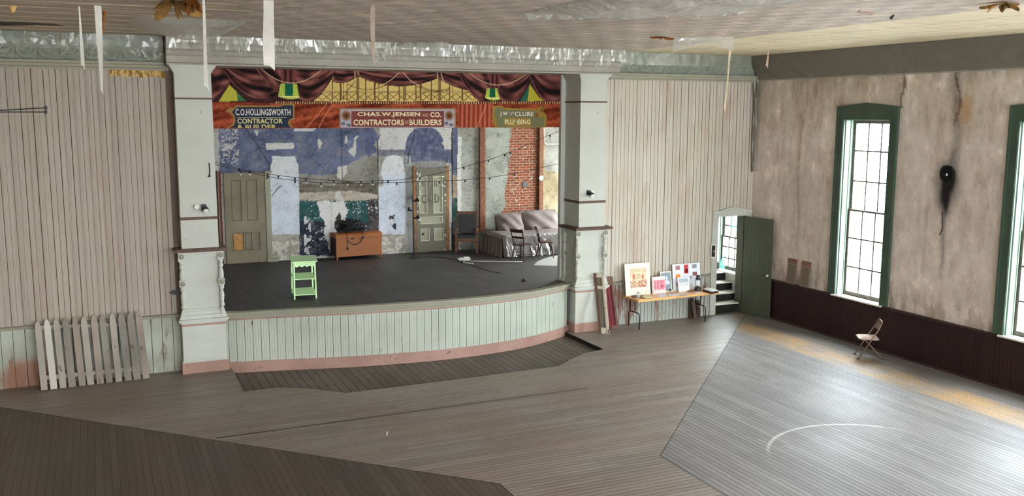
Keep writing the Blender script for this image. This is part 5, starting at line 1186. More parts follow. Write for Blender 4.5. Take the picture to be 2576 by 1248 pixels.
for a, b, c, d, col in ((.11, .27, .78, .94, (176, 130, 134)), (.41, .57, .62, .96, (206, 84, 84)), (.71, .87, .80, .95, (150, 150, 160)), (.11, .27, .46, .62, (226, 140, 54)), (.72, .88, .52, .66, (150, 100, 104)), (.11, .27, .16, .32, (204, 168, 146)), (.45, .55, .66, .80, (150, 50, 56)), (.41, .57, .2, .36, (190, 190, 200))):
    rect(F, a, b, c, d, w, H, pm(*col), 'photograph', t)
t, F, w, H = upright('framed_portrait', 'grey portrait photograph in a thin cream frame behind the pink cushion', 'picture', (1646, 731), (1672, 728), (1642, 686), (1669.5, 684.5), .08, .014, pm(226, 222, 200), None, -.22)
rect(F, .08, .92, .06, .94, w, H, pm(140, 152, 164), 'picture', t)
mb = MB(); mb.prism([(.30*w, .35*H), (.80*w, .38*H), (.86*w, .46*H), (.70*w, .56*H), (.62*w, .58*H), (.66*w, .68*H), (.60*w, .78*H), (.50*w, .76*H), (.48*w, .66*H), (.53*w, .58*H), (.40*w, .54*H), (.28*w, .44*H)], lambda a, b, d: F @ Vector((a, b, d)), .0016, .003); mb.build('sitter', pm(206, 212, 218), t)
# printed cushion
b0, b1 = on_table(1624, 735, -.3), on_table(1656, 731, -.3); w = (b1-b0).length; t = thing('cushion', 'small cushion printed with a pink theatre curtain scene on the folding table', 'cushion', (b0+b1)/2)
zc = at(1621, 700, 'y', b0.y).z-TZ; xd = (b1-b0).normalized()
def pil(s):
    def fn(u, v):
        a, b = (u-.5)*2, (v-.5)*2; bul = max(0, (1-a**4))*max(0, (1-b**4)); pinch = .08*(abs(a)*abs(b)); q = b0+xd*(w*(.5+(.5-pinch*.3)*a)); yy = .055*bul**.6*s
        return Vector((q.x, q.y+yy*1+.06*v, TZ+.002+zc*(.5+(.5-.05*(1-abs(a))*0)*b)))
    return fn
mb = MB(); mb.grid(18, 18, pil(-1)); mb.grid(18, 18, pil(1)); mb.build('cover', pm(236, 226, 222), t, smooth=True)
def pilprint(P, U, V):
    c = np.empty((len(U), 3)); n = fbm(U*60, V*60, 3, 81); c[:] = (204, 110, 122); c[np.sin(U*44) > .3] = (226, 168, 172); c += (n-.5)[:, None]*60; k = (U-.68)**2+(V-.45)**2*1.2 < .012; c[k] = (178, 40, 66); c[V < .16] = (232, 196, 196); return c
fn = pil(-1)
def pos_(U, V):
    out = np.empty(U.shape+(3,))
    for i in np.ndindex(U.shape):
        p = fn(.1+.8*U[i], .16+.66*V[i]); out[i] = (p.x, p.y-.004, p.z)
    return out
painted('print', M['print'], np.linspace(0, 1, 26), np.linspace(0, 1, 22), pos_, pilprint, (), t)
t, F, w, H = upright('easel_card', 'small white framed card with grey text lines standing before the photo board', 'card', (1690, 729), (1716, 726), (1687, 700), (1711, 698.5), .07, .010, pm(240, 242, 246), None, -.3)
rect(F, .1, .9, .62, .9, w, H, pm(176, 184, 194), 'picture', t); rect(F, .1, .9, .36, .58, w, H, pm(214, 216, 220), 'caption', t)
# bottle, lantern, tray
tt = NT('clear_glass'); tt.col(sr(226, 230, 226)); tt.set(.06, .9); tt.b.inputs['Alpha'].default_value = .32; M['clear'] = tt.m
p = on_table(1725, 726, -.215); t = thing('glass_bottle', 'clear glass bottle with a paper label standing before the photo board', 'bottle', p)
mb = MB(); mb.lathe([(.036, 0), (.04, .01), (.04, .17), (.03, .21), (.014, .25), (.014, .32), (.017, .325), (.001, .326)], p, 18); mb.build('body', M['clear'], t, smooth=True)
MB().lathe([(.0415, .06), (.0415, .15), (.040, .15)], p, 18).build('paper_label', pm(196, 190, 178), t); MB().lathe([(.017, .315), (.019, .318), (.018, .345), (.001, .346)], p, 12).build('cap', pm(120, 120, 124), t)
p = on_table(1734, 729, -.385); t = tag(MB().lathe([(.15, 0), (.165, .012), (.15, .02), (.001, .016)], p, 28, Matrix.Diagonal((1.2, .68, 1, 1))).build('wooden_tray', mat('tray_wood', sr(150, 98, 62), .45, .35)), 'oval brown wooden tray under the old lantern', 'tray')
q = p+Vector((.10, .0, .021)); t = thing('oil_lantern', 'old dark metal oil lantern with a clear chimney on the wooden tray', 'lantern', q)
mb = MB(); mb.lathe([(.085, 0), (.09, .01), (.085, .055), (.05, .075), (.045, .10)], q, 20); mb.build('fuel_tank', mat('dark_lantern_metal', sr(58, 56, 50), .4, .5, .5, var=.3), t, smooth=False)
MB().lathe([(.042, .10), (.065, .16), (.06, .22), (.04, .26)], q, 20).build('chimney', M['clear'], t, smooth=True)
mb = MB(); mb.lathe([(.045, .26), (.055, .27), (.05, .30), (.042, .34), (.05, .35), (.045, .38), (.001, .385)], q, 18)
for s in (1, -1): mb.tube([q+Vector((s*.075, 0, .05)), q+Vector((s*.085, 0, .16)), q+Vector((s*.075, 0, .28)), q+Vector((s*.045, 0, .31))], .007, 6)
mb.build('top_frame', mat('lantern_frame_metal', sr(50, 48, 46), .4, .5, .5), t)
p = on_table(1583, 739.5, -.40); tag(MB().lathe([(.10, 0), (.14, .012), (.15, .02), (.145, .022), (.001, .012)], p, 28, Matrix.Diagonal((1.1, .75, 1, 1))).build('dark_dish', mat('dark_dish_wood', sr(64, 36, 28), .35, .4)), 'dark round dish in front of the large cream print', 'dish')
p = on_table(1591, 744, -.53); t = thing('glass_jar', 'small clear glass jar with metal lid beside the dark dish', 'jar', p)
MB().lathe([(.04, 0), (.048, .01), (.048, .09), (.04, .11)], p, 18).build('body', M['clear'], t, smooth=True); MB().lathe([(.042, .108), (.044, .112), (.044, .128), (.001, .13)], p, 18).build('lid', pm(190, 190, 186), t)
p = on_table(1618, 740, -.4); mb = MB(); mb.tube([p+Vector((-.03, 0, .0)), p+Vector((-.032, 0, .10)), p+Vector((-.015, 0, .16)), p+Vector((.012, 0, .165)), p+Vector((.03, 0, .11)), p+Vector((.034, 0, .0))], .012, 8); tag(mb.build('arched_ornament', pm(232, 226, 214), smooth=True), 'small white arched ornament before the pink cushion', 'ornament')
def slab(name, label, cat, pts, th, m, z=TZ, parts=None):
    P = [at(px, py, 'z', z+th) for px, py in pts]; mb = MB(); mb.prism([(p.x, p.y) for p in P], lambda a, b, d: (a, b, d), z+.0008, z+th); return tag(mb.build(name, m), label, cat)
c = at(1612, 744, 'z', TZ)
t = thing('book', 'dark green closed book lying near the front edge of the table', 'book', c)
for nm, z0, z1, m_, e in (('back_cover', 0, .005, pm(60, 62, 46), 0), ('pages', .005, .027, pm(206, 196, 168), .006), ('front_cover', .027, .032, pm(206, 198, 150), 0)):
    MB().box((.22+e, .045+e, z0+.001), (.46-e, .20-e, z1), L).build(nm, m_, t)
sheets = [('pinkish paper sheet on the table before the cushion', ((1626, 736), (1650, 733), (1656, 738), (1632, 742)), (226, 196, 188)),
          ('orange tinted paper sheet beside the book', ((1622, 743), (1642, 741), (1645, 746), (1626, 749)), (222, 180, 148)),
          ('bluish white paper sheet at the middle of the table front', ((1652, 741), (1672, 738), (1680, 745), (1658, 749)), (214, 216, 228)),
          ('white leaflet with blue picture at the table front', ((1680, 740), (1704, 738), (1710, 742), (1684, 745)), (222, 226, 238)),
          ('pale lilac sheet behind the bluish white sheet', ((1648, 733), (1672, 731), (1676, 734.5), (1652, 737)), (206, 206, 222)),
          ('cream paper strip lying before the easel card', ((1686, 732), (1716, 729), (1718, 731), (1690, 734)), (206, 196, 150)),
          ('white paper sheet lying left of the open binder', ((1738, 734), (1752, 732.5), (1768, 735.5), (1752, 738)), (238, 240, 246)),
          ('grey printed sheet between the leaflet and the binder', ((1708, 741), (1724, 739), (1730, 742), (1714, 745)), (196, 190, 184))]
for i, (lb, pts, col) in enumerate(sheets): slab('paper_sheet', lb, 'paper', pts, .002+.0006*i, pm(*col))
p0 = at(1786, 732, 'z', TZ); t = thing('ring_binder', 'open dark maroon binder with white pages at the far end of the table', 'binder', (p0.x, p0.y, TZ))
C4 = [at(px, py, 'z', TZ+.03) for px, py in ((1767, 729), (1789, 737), (1808, 733.5), (1792, 726), (1776, 724))]
mb = MB(); mb.prism([(p.x, p.y) for p in C4], lambda a, b, d: (a, b, d), TZ+.001, TZ+.03); mb.build('cover', pm(58, 24, 32), t, bevel=.004)
C4 = [at(px, py, 'z', TZ+.045) for px, py in ((1770, 727), (1790, 732.5), (1807, 730), (1790, 724), (1778, 723))]
mb = MB(); mb.prism([(p.x, p.y) for p in C4], lambda a, b, d: (a, b, d), TZ+.03, TZ+.045); mb.build('pages', pm(238, 238, 236), t)
p = on_table(1675, 733, -.35); t = thing('bird_figure', 'small brown and white bird figure at the middle of the table', 'figurine', p)
mb = MB(); mb.lathe([(.012, .0), (.03, .015), (.04, .04), (.032, .065), (.01, .08)], p, 14); mb.build('body', pm(200, 180, 166), t, smooth=True)
mb = MB(); mb.lathe([(.008, 0), (.022, .012), (.024, .03), (.012, .045), (.001, .048)], p+Vector((-.035, 0, .06)), 12); mb.tube([p+Vector((-.055, 0, .085)), p+Vector((-.085, 0, .08))], [.008, .002], 6); mb.build('head', pm(52, 40, 38), t, smooth=True)
mb = MB(); mb.tube([p+Vector((.02, 0, .055)), p+Vector((.09, .01, .075))], [.022, .008], 8); mb.build('tail', pm(214, 206, 196), t)

# ------------------------------------------------------------------ old door panels leaning by the pillar, boards under the table
def door_panel(name, label, bl, br, tl, tr, ytop, th, m_frame, m_panel, splits, parts_m=None):
    A, B = at(*bl, 'z', .002), at(*br, 'z', .002); T0, T1 = at(*tl, 'y', ytop), at(*tr, 'y', ytop); x = (B-A); w = x.length; x.normalize()
    up = ((T0+T1)/2-(A+B)/2); H = up.length; up.normalize(); n = x.cross(up); n = -n if n.y > 0 else n
    F = frame_M(A, x, up, n); t = thing(name, label, 'door_panel', (A+B)/2); s = w*.26
    mb = MB(); mb.box((0, 0, -th), (s, H, 0), F); mb.build('stile', m_frame[0], t, bevel=.008); mb = MB(); mb.box((w-s, 0, -th), (w, H, 0), F); mb.build('stile', m_frame[1], t, bevel=.008)
    for q0, q1 in splits_rails(splits, H): MB().box((s, q0, -th), (w-s, q1, -.002), F).build('rail', m_frame[1], t)
    rails = splits_rails(splits, H)
    for (a0, a1), (b0, b1) in zip(rails, rails[1:]):
        pn = MB().box((s-.003, a1, -th*.7), (w-s+.003, b0, -th*.45), F).build('panel', m_panel, t)
        mb = MB(); g = .014
        for u0, u1, v0, v1 in ((s, s+g, a1, b0), (w-s-g, w-s, a1, b0), (s+g, w-s-g, a1, a1+g), (s+g, w-s-g, b0-g, b0)): mb.box((u0, v0, -th*.5), (u1, v1, .006), F)
        mb.build('moulding', m_panel, pn)
    return t
def splits_rails(splits, H): return [(a*H, b*H) for a, b in splits]
M['flaky'] = worn('flaking_white_on_wood', sr(214, 206, 188), sr(104, 76, 58), 1.25, .7, 16, (1, 1, .4), .2, c2=sr(186, 172, 150)); M['oldbrown'] = worn('old_brown_wood', sr(112, 84, 70), sr(70, 50, 42), .9, .7, 12, (1, 1, .3))
M['oldred'] = worn('old_red_paint', sr(112, 34, 40), sr(60, 26, 26), .9, .55, 10, (1, 1, .4)); M['greybeige'] = worn('grey_beige_paint', sr(122, 112, 96), sr(108, 88, 74), .7, .7, 5)
door_panel('door_panel', 'tall flaking white and brown door panel leaning on the pillar beside the folding table', (1506, 839), (1533, 841), (1491, 689), (1521, 686), -.385, .05, (M['oldbrown'], M['flaky']), M['greybeige'], [(0, .10), (.74, .79), (.93, 1.0)])
door_panel('door_panel', 'red door panel leaning against the wall behind the white one', (1534, 829), (1557, 827), (1519, 697), (1541, 694), -.12, .04, (M['oldred'], M['oldbrown']), M['oldred'], [(0, .07), (.84, 1.0)])
for lb, a, b, tp, w_, m_ in (('dark board leaning furthest left under the far end of the folding table', (1738, 802), (1748, 801), (1740, 752), .0, 'a'), ('brown board leaning askew in the middle under the far end of the folding table', (1752, 804), (1768, 806), (1744, 756), .0, 'b'), ('narrow dark board leaning beside the doorway under the end of the folding table', (1774, 806), (1782, 805), (1772, 754), .0, 'a')):
    A, B = at(*a, 'z', .003), at(*b, 'z', .003); A.y = {'d': -.115, 'b': -.20, 'n': -.115}[lb[0]]; B.y = A.y; x = B-A; x.z = 0; w = max(.08, x.length); x.normalize(); T = at(*tp, 'y', -.10); T.y = A.y+.055; T.x = A.x+(-.06 if lb[0] == 'b' else 0); T.z = min(T.z, .64); up = T-A; up -= x*up.dot(x)*.0; H = up.length; up.normalize()
    mb = MB(); mb.prism([(0, 0), (w, 0), (w, H), (0, H)], lambda p, q, d: A+x*p+up*q+Vector((0, -1, 0))*d, 0, .025); tag(mb.build('leaning_board', pm(70, 54, 46) if m_ == 'a' else pm(92, 76, 68)), lb, 'board', 'boards under the folding table')
# ------------------------------------------------------------------ steel folding chair
loc = Vector((-.64, -4.80, 0)); rz = math.radians(147-90); L = local(loc, rz); V = lambda x, y, z: L @ Vector((x, y, z))
M['chairmetal'] = mat('tan_brown_enamel', sr(128, 104, 92), .3, .6, .25, var=.12); M['chairseat'] = mat('tan_seat_enamel', sr(158, 130, 112), .32, .6, .1, var=.08)
t = thing('folding_chair', 'tan steel folding chair standing alone before the maroon wainscot', 'chair', loc, rz)
def arcp(r, z, y): return [V(-.19, y-.045, z-.1), V(-.185, y-.01, z-.03), V(-.14, y, z), V(.14, y, z), V(.185, y-.01, z-.03), V(.19, y-.045, z-.1)]
mb = MB(); mb.tube([V(-.20, .23, 0), V(-.20, -.02, .44), V(-.195, -.15, .66), V(-.19, -.19, .75), V(-.16, -.215, .80), V(-.10, -.222, .815), V(.10, -.222, .815), V(.16, -.215, .80), V(.19, -.19, .75), V(.195, -.15, .66), V(.20, -.02, .44), V(.20, .23, 0)], .0125, 8); mb.build('main_frame', M['chairmetal'], t, smooth=True)
for s in (1, -1): mb = MB(); mb.tube([V(s*.178, .13, .43), V(s*.178, -.08, .22), V(s*.178, -.26, 0)], .0115, 8); mb.build('leg', M['chairmetal'], t, smooth=True)
mb = MB(); mb.tube([V(-.178, -.2, .075), V(.178, -.2, .075)], .008, 6); mb.tube([V(-.2, .19, .075), V(-.1, .185, .12), (V(.1, .185, .12)), V(.2, .19, .075)], .008, 6); mb.build('stretcher', M['chairmetal'], t)
mb = MB(); mb.grid(14, 14, lambda u, v: V((u-.5)*.39*(1-.12*(1-v)*0-.10*max(0, v-.7)), -.17+.40*v, .455-.02*math.sin(PI*u)*math.sin(PI*v)-.03*max(0, v-.85)*3)); mb.grid(14, 2, lambda u, v: V((u-.5)*.39*.97, .23, .442-.03*v)); mb.box((-.19, -.16, .42), (-.18, .2, .452), L); mb.box((.18, -.16, .42), (.19, .2, .452), L); mb.build('seat', M['chairseat'], t, smooth=False)
mb = MB(); mb.grid(12, 6, lambda u, v: V((u-.5)*.37, -.135-.085*v-.02*math.sin(PI*u), .63+.17*v)); mb.build('backrest', M['chairmetal'], t, smooth=True)
for s in (1, -1):
    for y in (.23, -.26):
        MB().lathe([(.015, 0), (.018, .005), (.016, .03), (.001, .032)], V(s*(.20 if y > 0 else .178), y, 0), 10).build('rubber_foot', M['black'], t)
# ------------------------------------------------------------------ on the window wall
c = Vector((-.004, -5.946, 3.953)); t = thing('stove_pipe_hole', 'black stove pipe collar with soot stain on the wall between the windows', 'pipe collar', c); RX = Matrix.Rotation(-PI/2, 4, 'Y')
MB().lathe([(.12, 0), (.165, .004), (.165, .02), (.135, .035), (.13, .02), (.001, .012)], c, 28, RX).build('collar', pm(26, 25, 25), t); MB().box((c.x-.03, c.y-.015, c.z-.04), (c.x-.012, c.y+.01, c.z+.01)).build('paper_tag', M['white'], t)
tag(MB().tube([(-.012, -5.9, 3.2), (-.012, -5.93, 2.85), (-.014, -5.87, 2.72)], .008, 6).build('wall_wire', M['black']), 'short black wire hanging on the wall below the stove pipe collar', 'wire')
for i, (y0, y1, lb) in enumerate(((-1.50, -1.82, 'small wooden panel leaning on the maroon wainscot, nearer the green door'), (-1.98, -2.29, 'small wooden panel leaning on the maroon wainscot, nearer the tall window'))):
    t = thing('small_panel', lb, 'panel', (-.06, (y0+y1)/2, 1.012), 0, 'small panels on the wainscot'); F = frame_M((-.078, y0, 1.013), Vector((0, -1, 0)), Vector((.09, 0, 1)).normalized(), Vector((-1, 0, .09)).normalized()); w, H = y0-y1, .62
    MB().box((0, 0, -.012), (w, H, 0), F).build('board', worn('pale_panel_wood', sr(128, 110, 94), sr(112, 88, 72), .6, .7, 6), t); MB().box((0, H-.10, -.001), (w, H-.005, .008), F).build('top_strip', mat('brown_strip', sr(120, 82, 64), .6), t); MB().box((.05, .05, -.001), (w-.05, H-.16, .004), F).build('field', worn('grey_panel_wood', sr(112, 100, 86), sr(120, 100, 84), .4, .7, 6), t)
a = at(441, 736, 'y', -.03); tag(MB().box((a.x-.05, -.05, a.z-.04), (a.x+.06, -.022, a.z+.05)).box((a.x-.10, -.06, a.z-.015), (a.x-.05, -.02, a.z+.025)).build('iron_bracket', M['black'], bevel=.005), 'small dark iron bracket on the shadowed strip beside the near pillar', 'bracket')
# ------------------------------------------------------------------ wires and torn paper on the left wall
for (a, b), lb in ((((-20, 279), (114, 271.5)), 'upper thin dark wire stretched along the faded board wall'), (((-20, 282), (114, 282)), 'lower thin dark wire stretched along the faded board wall')):
    A, B = at(*a, 'y', -.03), at(*b, 'y', -.03); mb = MB(); mb.tube([A, (A+B)/2, B], .008, 6); mb.box((B.x-.01, -.035, B.z-.03), (B.x+.03, .0, B.z+.03)); tag(mb.build('wall_wire', M['black']), lb, 'wire', 'wires on the board wall')
def torn(name, label, cat, px0, px1, py0, py1, y, m, seed, rag=.4, slope=0., drops=False):
    r = random.Random(seed); top = []; bot = []; n = 26
    for i in range(n+1):
        x = px0+(px1-px0)*i/n; yy = slope*(x-px0); top.append((x, py0+yy+r.uniform(0, 1.5))); bot.append((x, py1+yy+(r.uniform(-1, 1)*rag*(py1-py0))))
    P = [at(x, q, 'y', y) for x, q in top+bot[::-1]]; mb = MB(); mb.prism([(p.x, p.z) for p in P], lambda a, b, d: (a, d, b), y-.004, y); return tag(mb.build(name, m), label, cat)
t_ = NT('stained_yellow_paper'); p_ = t_.pos(); f_ = t_.noise(t_.scale(p_, (1, 1, .5)), 14, 4, .6); t_.col(t_.mix(t_.rng(f_, .46, .58), sr(206, 172, 112), sr(134, 98, 44))); t_.set(.8, .15)
torn('wallpaper_scrap', 'stained yellow strip of torn wallpaper under the picture rail beside the pillar', 'wallpaper', 276, 416, 174, 191, -.004, t_.m, 3, .15, .03)
torn('wallpaper_scrap', 'pale torn wallpaper remnant under the picture rail above the wires', 'wallpaper', 34, 113, 164, 172, -.004, mat('pale_old_paper', sr(196, 170, 136), .8), 4, .6, .03)
# ------------------------------------------------------------------ plastic film over cornices and ceiling
M['film_beam'] = film('wrinkled_beam_film', sr(232, 232, 224), .14, .08, .22, .65, 2.2, (1.5, 1.5, .5))
def film_sheet(name, label, fn, nu, nv, m, smooth=False):
    mb = MB(); mb.grid(nu, nv, fn); bmesh.ops.triangulate(mb.bm, faces=mb.bm.faces[:]); return tag(mb.build(name, m, smooth=smooth), label, 'plastic sheet', 'plastic sheeting under the ceiling')
hsh = lambda a, b, s=0: float(vnoise(np.array([a+100.]), np.array([b+100.]), 90+s)[0])
CRR = random.Random(77)
def crumple(s): return Vector((CRR.uniform(-1, 1), CRR.uniform(-1, 1), CRR.uniform(-1, 1)))*s
def wr(a, b): return (hsh(a*1.3, b*1.3)-.5)*.10+(abs(hsh(a*4, b*4, 1)-.5))*.07+(hsh(a*11, b*11, 2)-.5)*.02
def f1(u, v):
    x = LEFT_X+.05+u*(-14.16-LEFT_X); z = 6.09+v*.435; return Vector((x, -.245-.10*v-.06*math.sin(PI*v)-.05*abs(math.sin(u*PI*2))*v, z))+crumple(.014)
film_sheet('plastic_film', 'crumpled clear plastic film covering the stamped frieze left of the stage', f1, 60, 5, M['film'])
def f2(u, v):
    x = -14.07+u*9.87; z = 6.165+v*.365; return Vector((x, -.50-.10*v-.03*math.sin(PI*v), z))+crumple(.015)
film_sheet('plastic_film', 'long wrinkled clear plastic film covering the beam over the stage', f2, 230, 4, M['film_beam'])
def f3(u, v):
    x = -4.15+u*3.75; z = 6.24+v*.28; return Vector((x, -.245-.10*v, z))+crumple(.008)
film_sheet('plastic_film', 'thin plastic film over the stamped frieze right of the stage', f3, 34, 5, film('thin_film', sr(196, 190, 168), .12, .06, .25))
def f4(u, v):
    y = -.22-v*11.8; k = u; z = 5.955+k*.57; x = -.10-.26*k-.03*math.sin(PI*k); return Vector((x, y, z))+crumple(.008)
film_sheet('plastic_film', 'grey plastic sheeting covering the deep cornice above the windows', f4, 6, 60, M['film_grey'])
def f5(u, v):
    x = -14.75+u*1.65; y = -3.95+v*2.1; sag = .26*math.sin(PI*min(1, u*1.02))**.8*math.sin(PI*v)**.6*(.6+.6*u); return Vector((x, y, 6.53-sag))+crumple(.008)
film_sheet('plastic_film', 'clear plastic film sagging from the ceiling before the near pillar', f5, 16, 14, M['film_dense'])
def f6(u, v):
    x = -9.72+u*2.35; y = -6.75-u*2.0-(1-v)*-.0-v*2.4; e = min(u, 1-u, v, 1-v)*6; return Vector((x, y, 6.525-.10*min(1, e)*(.5+hsh(x*2, y*2))-(.09*abs(math.sin(u*40))*(v < .05))))+crumple(.014)
film_sheet('plastic_film', 'large clear plastic film taped flat to the ceiling over the hall', f6, 34, 26, M['film_dense'])
c0, c1 = at(1688, 97, 'z', 6.52), at(1842, 94, 'z', 6.52)
def f7(u, v):
    p = c0.lerp(c1, u); return Vector((p.x+.02*math.sin(v*5), p.y-.02-.25*v*.3, 6.53-v*(.27-.12*math.sin(PI*u))))+crumple(.008)
film_sheet('plastic_film', 'milky plastic flap hanging from the ceiling before the frieze right of the stage', f7, 12, 5, M['film_dense'])

def f8(u, v):
    a = 2*PI*u; r = (.05+.03*math.sin(a*3+v*9))*(1-.55*v); return Vector((-.09+r*math.cos(a), -.09+r*math.sin(a), 5.95-v*2.3+.0))
film_sheet('plastic_film', 'rolled plastic film hanging down the corner of the hall', f8, 14, 40, M['film_grey'])
b0 = at(1010, 102, 'y', -.95); b1 = at(1122, 96, 'y', -1.4)
def f9(u, v):
    p = b0.lerp(b1, u); return Vector((p.x, p.y+(v-.5)*.35, 6.5-.09*math.sin(PI*v)))+crumple(.012)
film_sheet('plastic_film', 'crumpled scrap of plastic film at the ceiling above the middle of the beam', f9, 14, 6, M['film_dense'])
p = at(1045, 110, 'y', -.72); tag(MB().lathe([(.03, 0), (.055, .005), (.055, .03), (.03, .035), (.028, .01)], p, 18, Matrix.Rotation(PI/2, 4, 'X')).build('pulley_ring', M['black']), 'black ring fixed above the middle of the stage beam', 'ring')
# hanging strips of paper tape
def strip(label, top, bot, y, w0, w1, m=None, seed=0):
    b = at(bot[0], bot[1], 'y', y); tpx = at(top[0], top[1], 'y', y); z1 = 6.535; r = random.Random(seed); n = 24
    def fn(u, v):
        w = w0+(w1-w0)*v; x = tpx.x+(b.x-tpx.x)*v; tw = .5*math.sin(v*3+seed); return Vector((x+(u-.5)*w*math.cos(tw), y+(u-.5)*w*math.sin(tw)+.01*math.sin(v*7+seed), z1+(b.z-z1)*v-(.06 if u > .5 else 0)*(v > .99)))
    mb = MB(); mb.grid(3, n, fn); f0 = mb.bm.faces[:]; r_ = bmesh.ops.solidify(mb.bm, geom=f0, thickness=.002)
    tag(mb.build('paper_strip', m or M['paper']), label, 'paper strip', 'paper strips hanging from the ceiling')
strip('thin pale paper strip hanging furthest left before the frieze', (199, 13), (208.5, 165), -5.0, .02, .05, None, 1)
strip('tapering white paper strip hanging beside the thin one before the faded board wall', (246, 13), (257, 229), -5.2, .10, .035, None, 2)
strip('narrow white paper strip hanging before the near sage pillar', (512, -4), (519, 217), -6.5, .03, .055, None, 3)
strip('wide white paper strip hanging before the stage beam', (675, -4), (677, 165), -6.8, .13, .155, None, 4)
strip('pinkish paper strip hanging before the middle of the stage beam', (937, -4), (939, 153), -6.8, .06, .065, mat('pinkish_tape', sr(206, 188, 168), .7, .2), 5)
strip('long cream paper strip hanging from the plastic flap before the cream board wall', (1841, 92), (1823, 276), -4.8, .07, .055, mat('cream_tape', sr(232, 218, 190), .7, .2), 6)
strip('short paper strip hanging near the corner of the hall', (1934, 96), (1930, 166), -4.65, .04, .05, mat('pink_tape', sr(214, 188, 166), .7, .2), 7)
strip('faint hair thin strip hanging before the frieze at the left end', (151, 45), (151, 108), -3.2, .012, .012, mat('tan_thread', sr(176, 156, 130), .8), 8)
# torn ceiling pieces
def rag(name, label, cx, cy, rx, ry, drop, seed, m, n=26):
    r = random.Random(seed); mb = MB(); ph = [r.uniform(0, 6) for _ in range(6)]
    def fn(u, v):
        a = 2*PI*u; rr_ = (.55+.25*math.sin(3*a+ph[0])+.2*math.sin(7*a+ph[1]))*v; d = drop*(v**1.5)*max(0, (.35+.65*math.sin(2*a+ph[2])*math.sin(5*a+ph[3]))) ; return Vector((cx+rx*rr_*math.cos(a), cy+ry*rr_*math.sin(a), 6.53-d-.01*v*hsh(a*3, v*5)))
    mb.grid(n*2, 8, fn); bmesh.ops.solidify(mb.bm, geom=mb.bm.faces[:], thickness=.004); return tag(mb.build(name, m), label, 'torn ceiling paper', 'torn pieces of ceiling')
M['insul2'] = mat('torn_orange_paper', sr(180, 116, 62), .8, .15, var=.5, sc=6)
c = at(440, 8, 'z', 6.5); rag('torn_ceiling_paper', 'large ragged brown flap of torn paper hanging from the ceiling before the near pillar', c.x, c.y, .42, .35, .26, 1, M['insul'])
c = at(484, 6, 'z', 6.5); rag('torn_ceiling_paper', 'smaller orange torn flap beside the large brown one', c.x, c.y, .16, .2, .2, 2, M['insul2'])
c = at(2525, 14, 'z', 6.5); rag('torn_ceiling_paper', 'ragged brown hole edge in the ceiling towards the windows', c.x, c.y, .34, .3, .12, 4, M['insul'])
c = at(1665, 97, 'z', 6.5); rag('torn_ceiling_paper', 'orange torn patch beside the milky plastic flap', c.x, c.y, .30, .14, .05, 5, M['insul2'])
for lb, top, bot, y, w0, w1, m_, sd in (('tan drip of hardened foam hanging at the ceiling corner', (31, -6), (32, 32), -4.6, .11, .07, mat('tan_foam', sr(206, 172, 112), .8), 1), ('long thin orange shred hanging from the ceiling', (262, -6), (260, 86), -4.4, .05, .03, M['insul2'], 2)):
    b = at(bot[0], bot[1], 'y', y); a = at(top[0], top[1], 'y', y); mb = MB(); mb.tube([(a.x, y, 6.535), a.lerp(b, .3)+Vector((.01, 0, 0)), a.lerp(b, .7), b], [w0*.5, w0*.55, w1*.6, w1*.3], 8); tag(mb.build('foam_drip' if sd == 1 else 'orange_shred', m_, smooth=True), lb, 'ceiling debris')
p = at(110, 69, 'y', -.4)
q = [at(px, py, 'y', -.30) for px, py in ((181, 61), (201, 61), (201, 76), (184, 77))]
mb = MB(); mb.prism([(a.x, a.z) for a in q], lambda a, b, d: (a, d, b), -.31, -.30); tag(mb.build('brown_scrap', pm(150, 98, 66)), 'small brown paper scrap stuck on the film over the frieze', 'scrap')
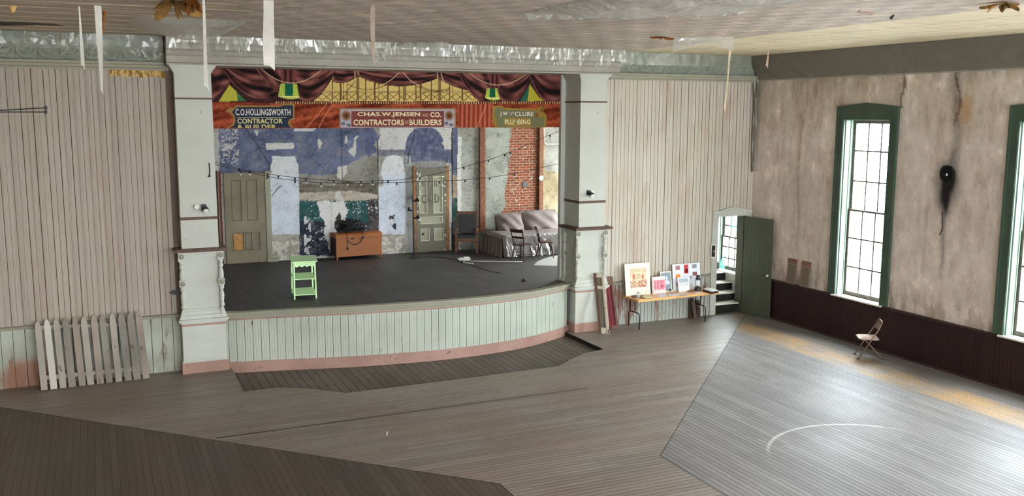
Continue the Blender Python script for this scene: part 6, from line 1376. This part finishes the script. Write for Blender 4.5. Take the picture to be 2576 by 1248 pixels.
for nm, lb, pts, m_ in (('paper_scrap', 'pale pink paper scrap stuck to the ceiling towards the windows', ((2157, 32), (2165, 27), (2198, 29), (2194, 40)), pm(196, 170, 160)), ('dark_splinter', 'small dark splinter stuck to the ceiling near the pink scrap', ((2239, 48), (2246, 39), (2250, 39), (2244, 49)), pm(40, 34, 30))):
    P = [at(px, py, 'z', 6.53) for px, py in pts]; mb = MB(); mb.prism([(p.x, p.y) for p in P], lambda a, b, d: (a, b, d), 6.530, 6.5395); tag(mb.build(nm, m_), lb, 'scrap')
slab('paper_scrap', 'tiny white paper scrap lying on the middle of the hall floor', 'scrap', ((972, 1087), (976, 1085), (975, 1096), (971, 1095)), .004, M['white'], 0)
# ------------------------------------------------------------------ outside
struct(MB().box((.5, -60, -1.3), (70, 40, -1.2)).build('ground', mat('pale_gravel', sr(176, 172, 164), .9)), 'pale ground outside', 'ground')
def shrub(loc, r, h, n, seed, label, name='shrub', col=(96, 140, 56)):
    g = random.Random(seed); t = thing(name, label, 'plant', loc); mb = MB()
    for k in range(5): mb.tube([Vector(loc), Vector(loc)+Vector((g.uniform(-.4, .4)*r, g.uniform(-.4, .4)*r, h*.75))], [.06, .02], 6)
    mb.build('stem', pm(90, 70, 52), t); mb = MB()
    for k in range(n):
        d = Vector((g.gauss(0, 1), g.gauss(0, 1), g.gauss(0, 1))).normalized()*g.uniform(.55, 1); p = Vector(loc)+Vector((d.x*r, d.y*r, h*.6+d.z*h*.42)); s = g.uniform(.07, .15); a = Vector((g.gauss(0, 1), g.gauss(0, 1), g.gauss(0, 1))).normalized(); b = a.orthogonal().normalized()
        mb.f([p, p+a*s+b*s*.4, p+a*s*2, p+a*s-b*s*.4])
    tag(mb.build('foliage', mat('leaf_%d' % seed, sr(*col), .6, .3, var=.4, sc=3), t), None, None, None, 'stuff')
a = at(2143, 600, 'x', 22); shrub((a.x, a.y, -1.2), .8, 5.4, 1100, 3, 'green shrub outside the tall window nearest the stage')
a = at(2572, 780, 'x', 16)
t = thing('brick_house', 'orange brick house seen low through the second tall window', 'building', (18, a.y, -1.2))
MB().box((16, a.y-5, -1.2), (20, a.y+2.5, 2.4)).build('wall', boards('orange_bricks', 2, .08, sr(184, 118, 84), sr(206, 140, 104), .12, .8, .1, .3, .22), t)
mb = MB(); mb.prism([(15.7, 2.4), (20.3, 2.4), (18, 4.2)], lambda p, q, d: (p, d, q), a.y-5.3, a.y+2.8); mb.build('roof', pm(110, 104, 100), t)
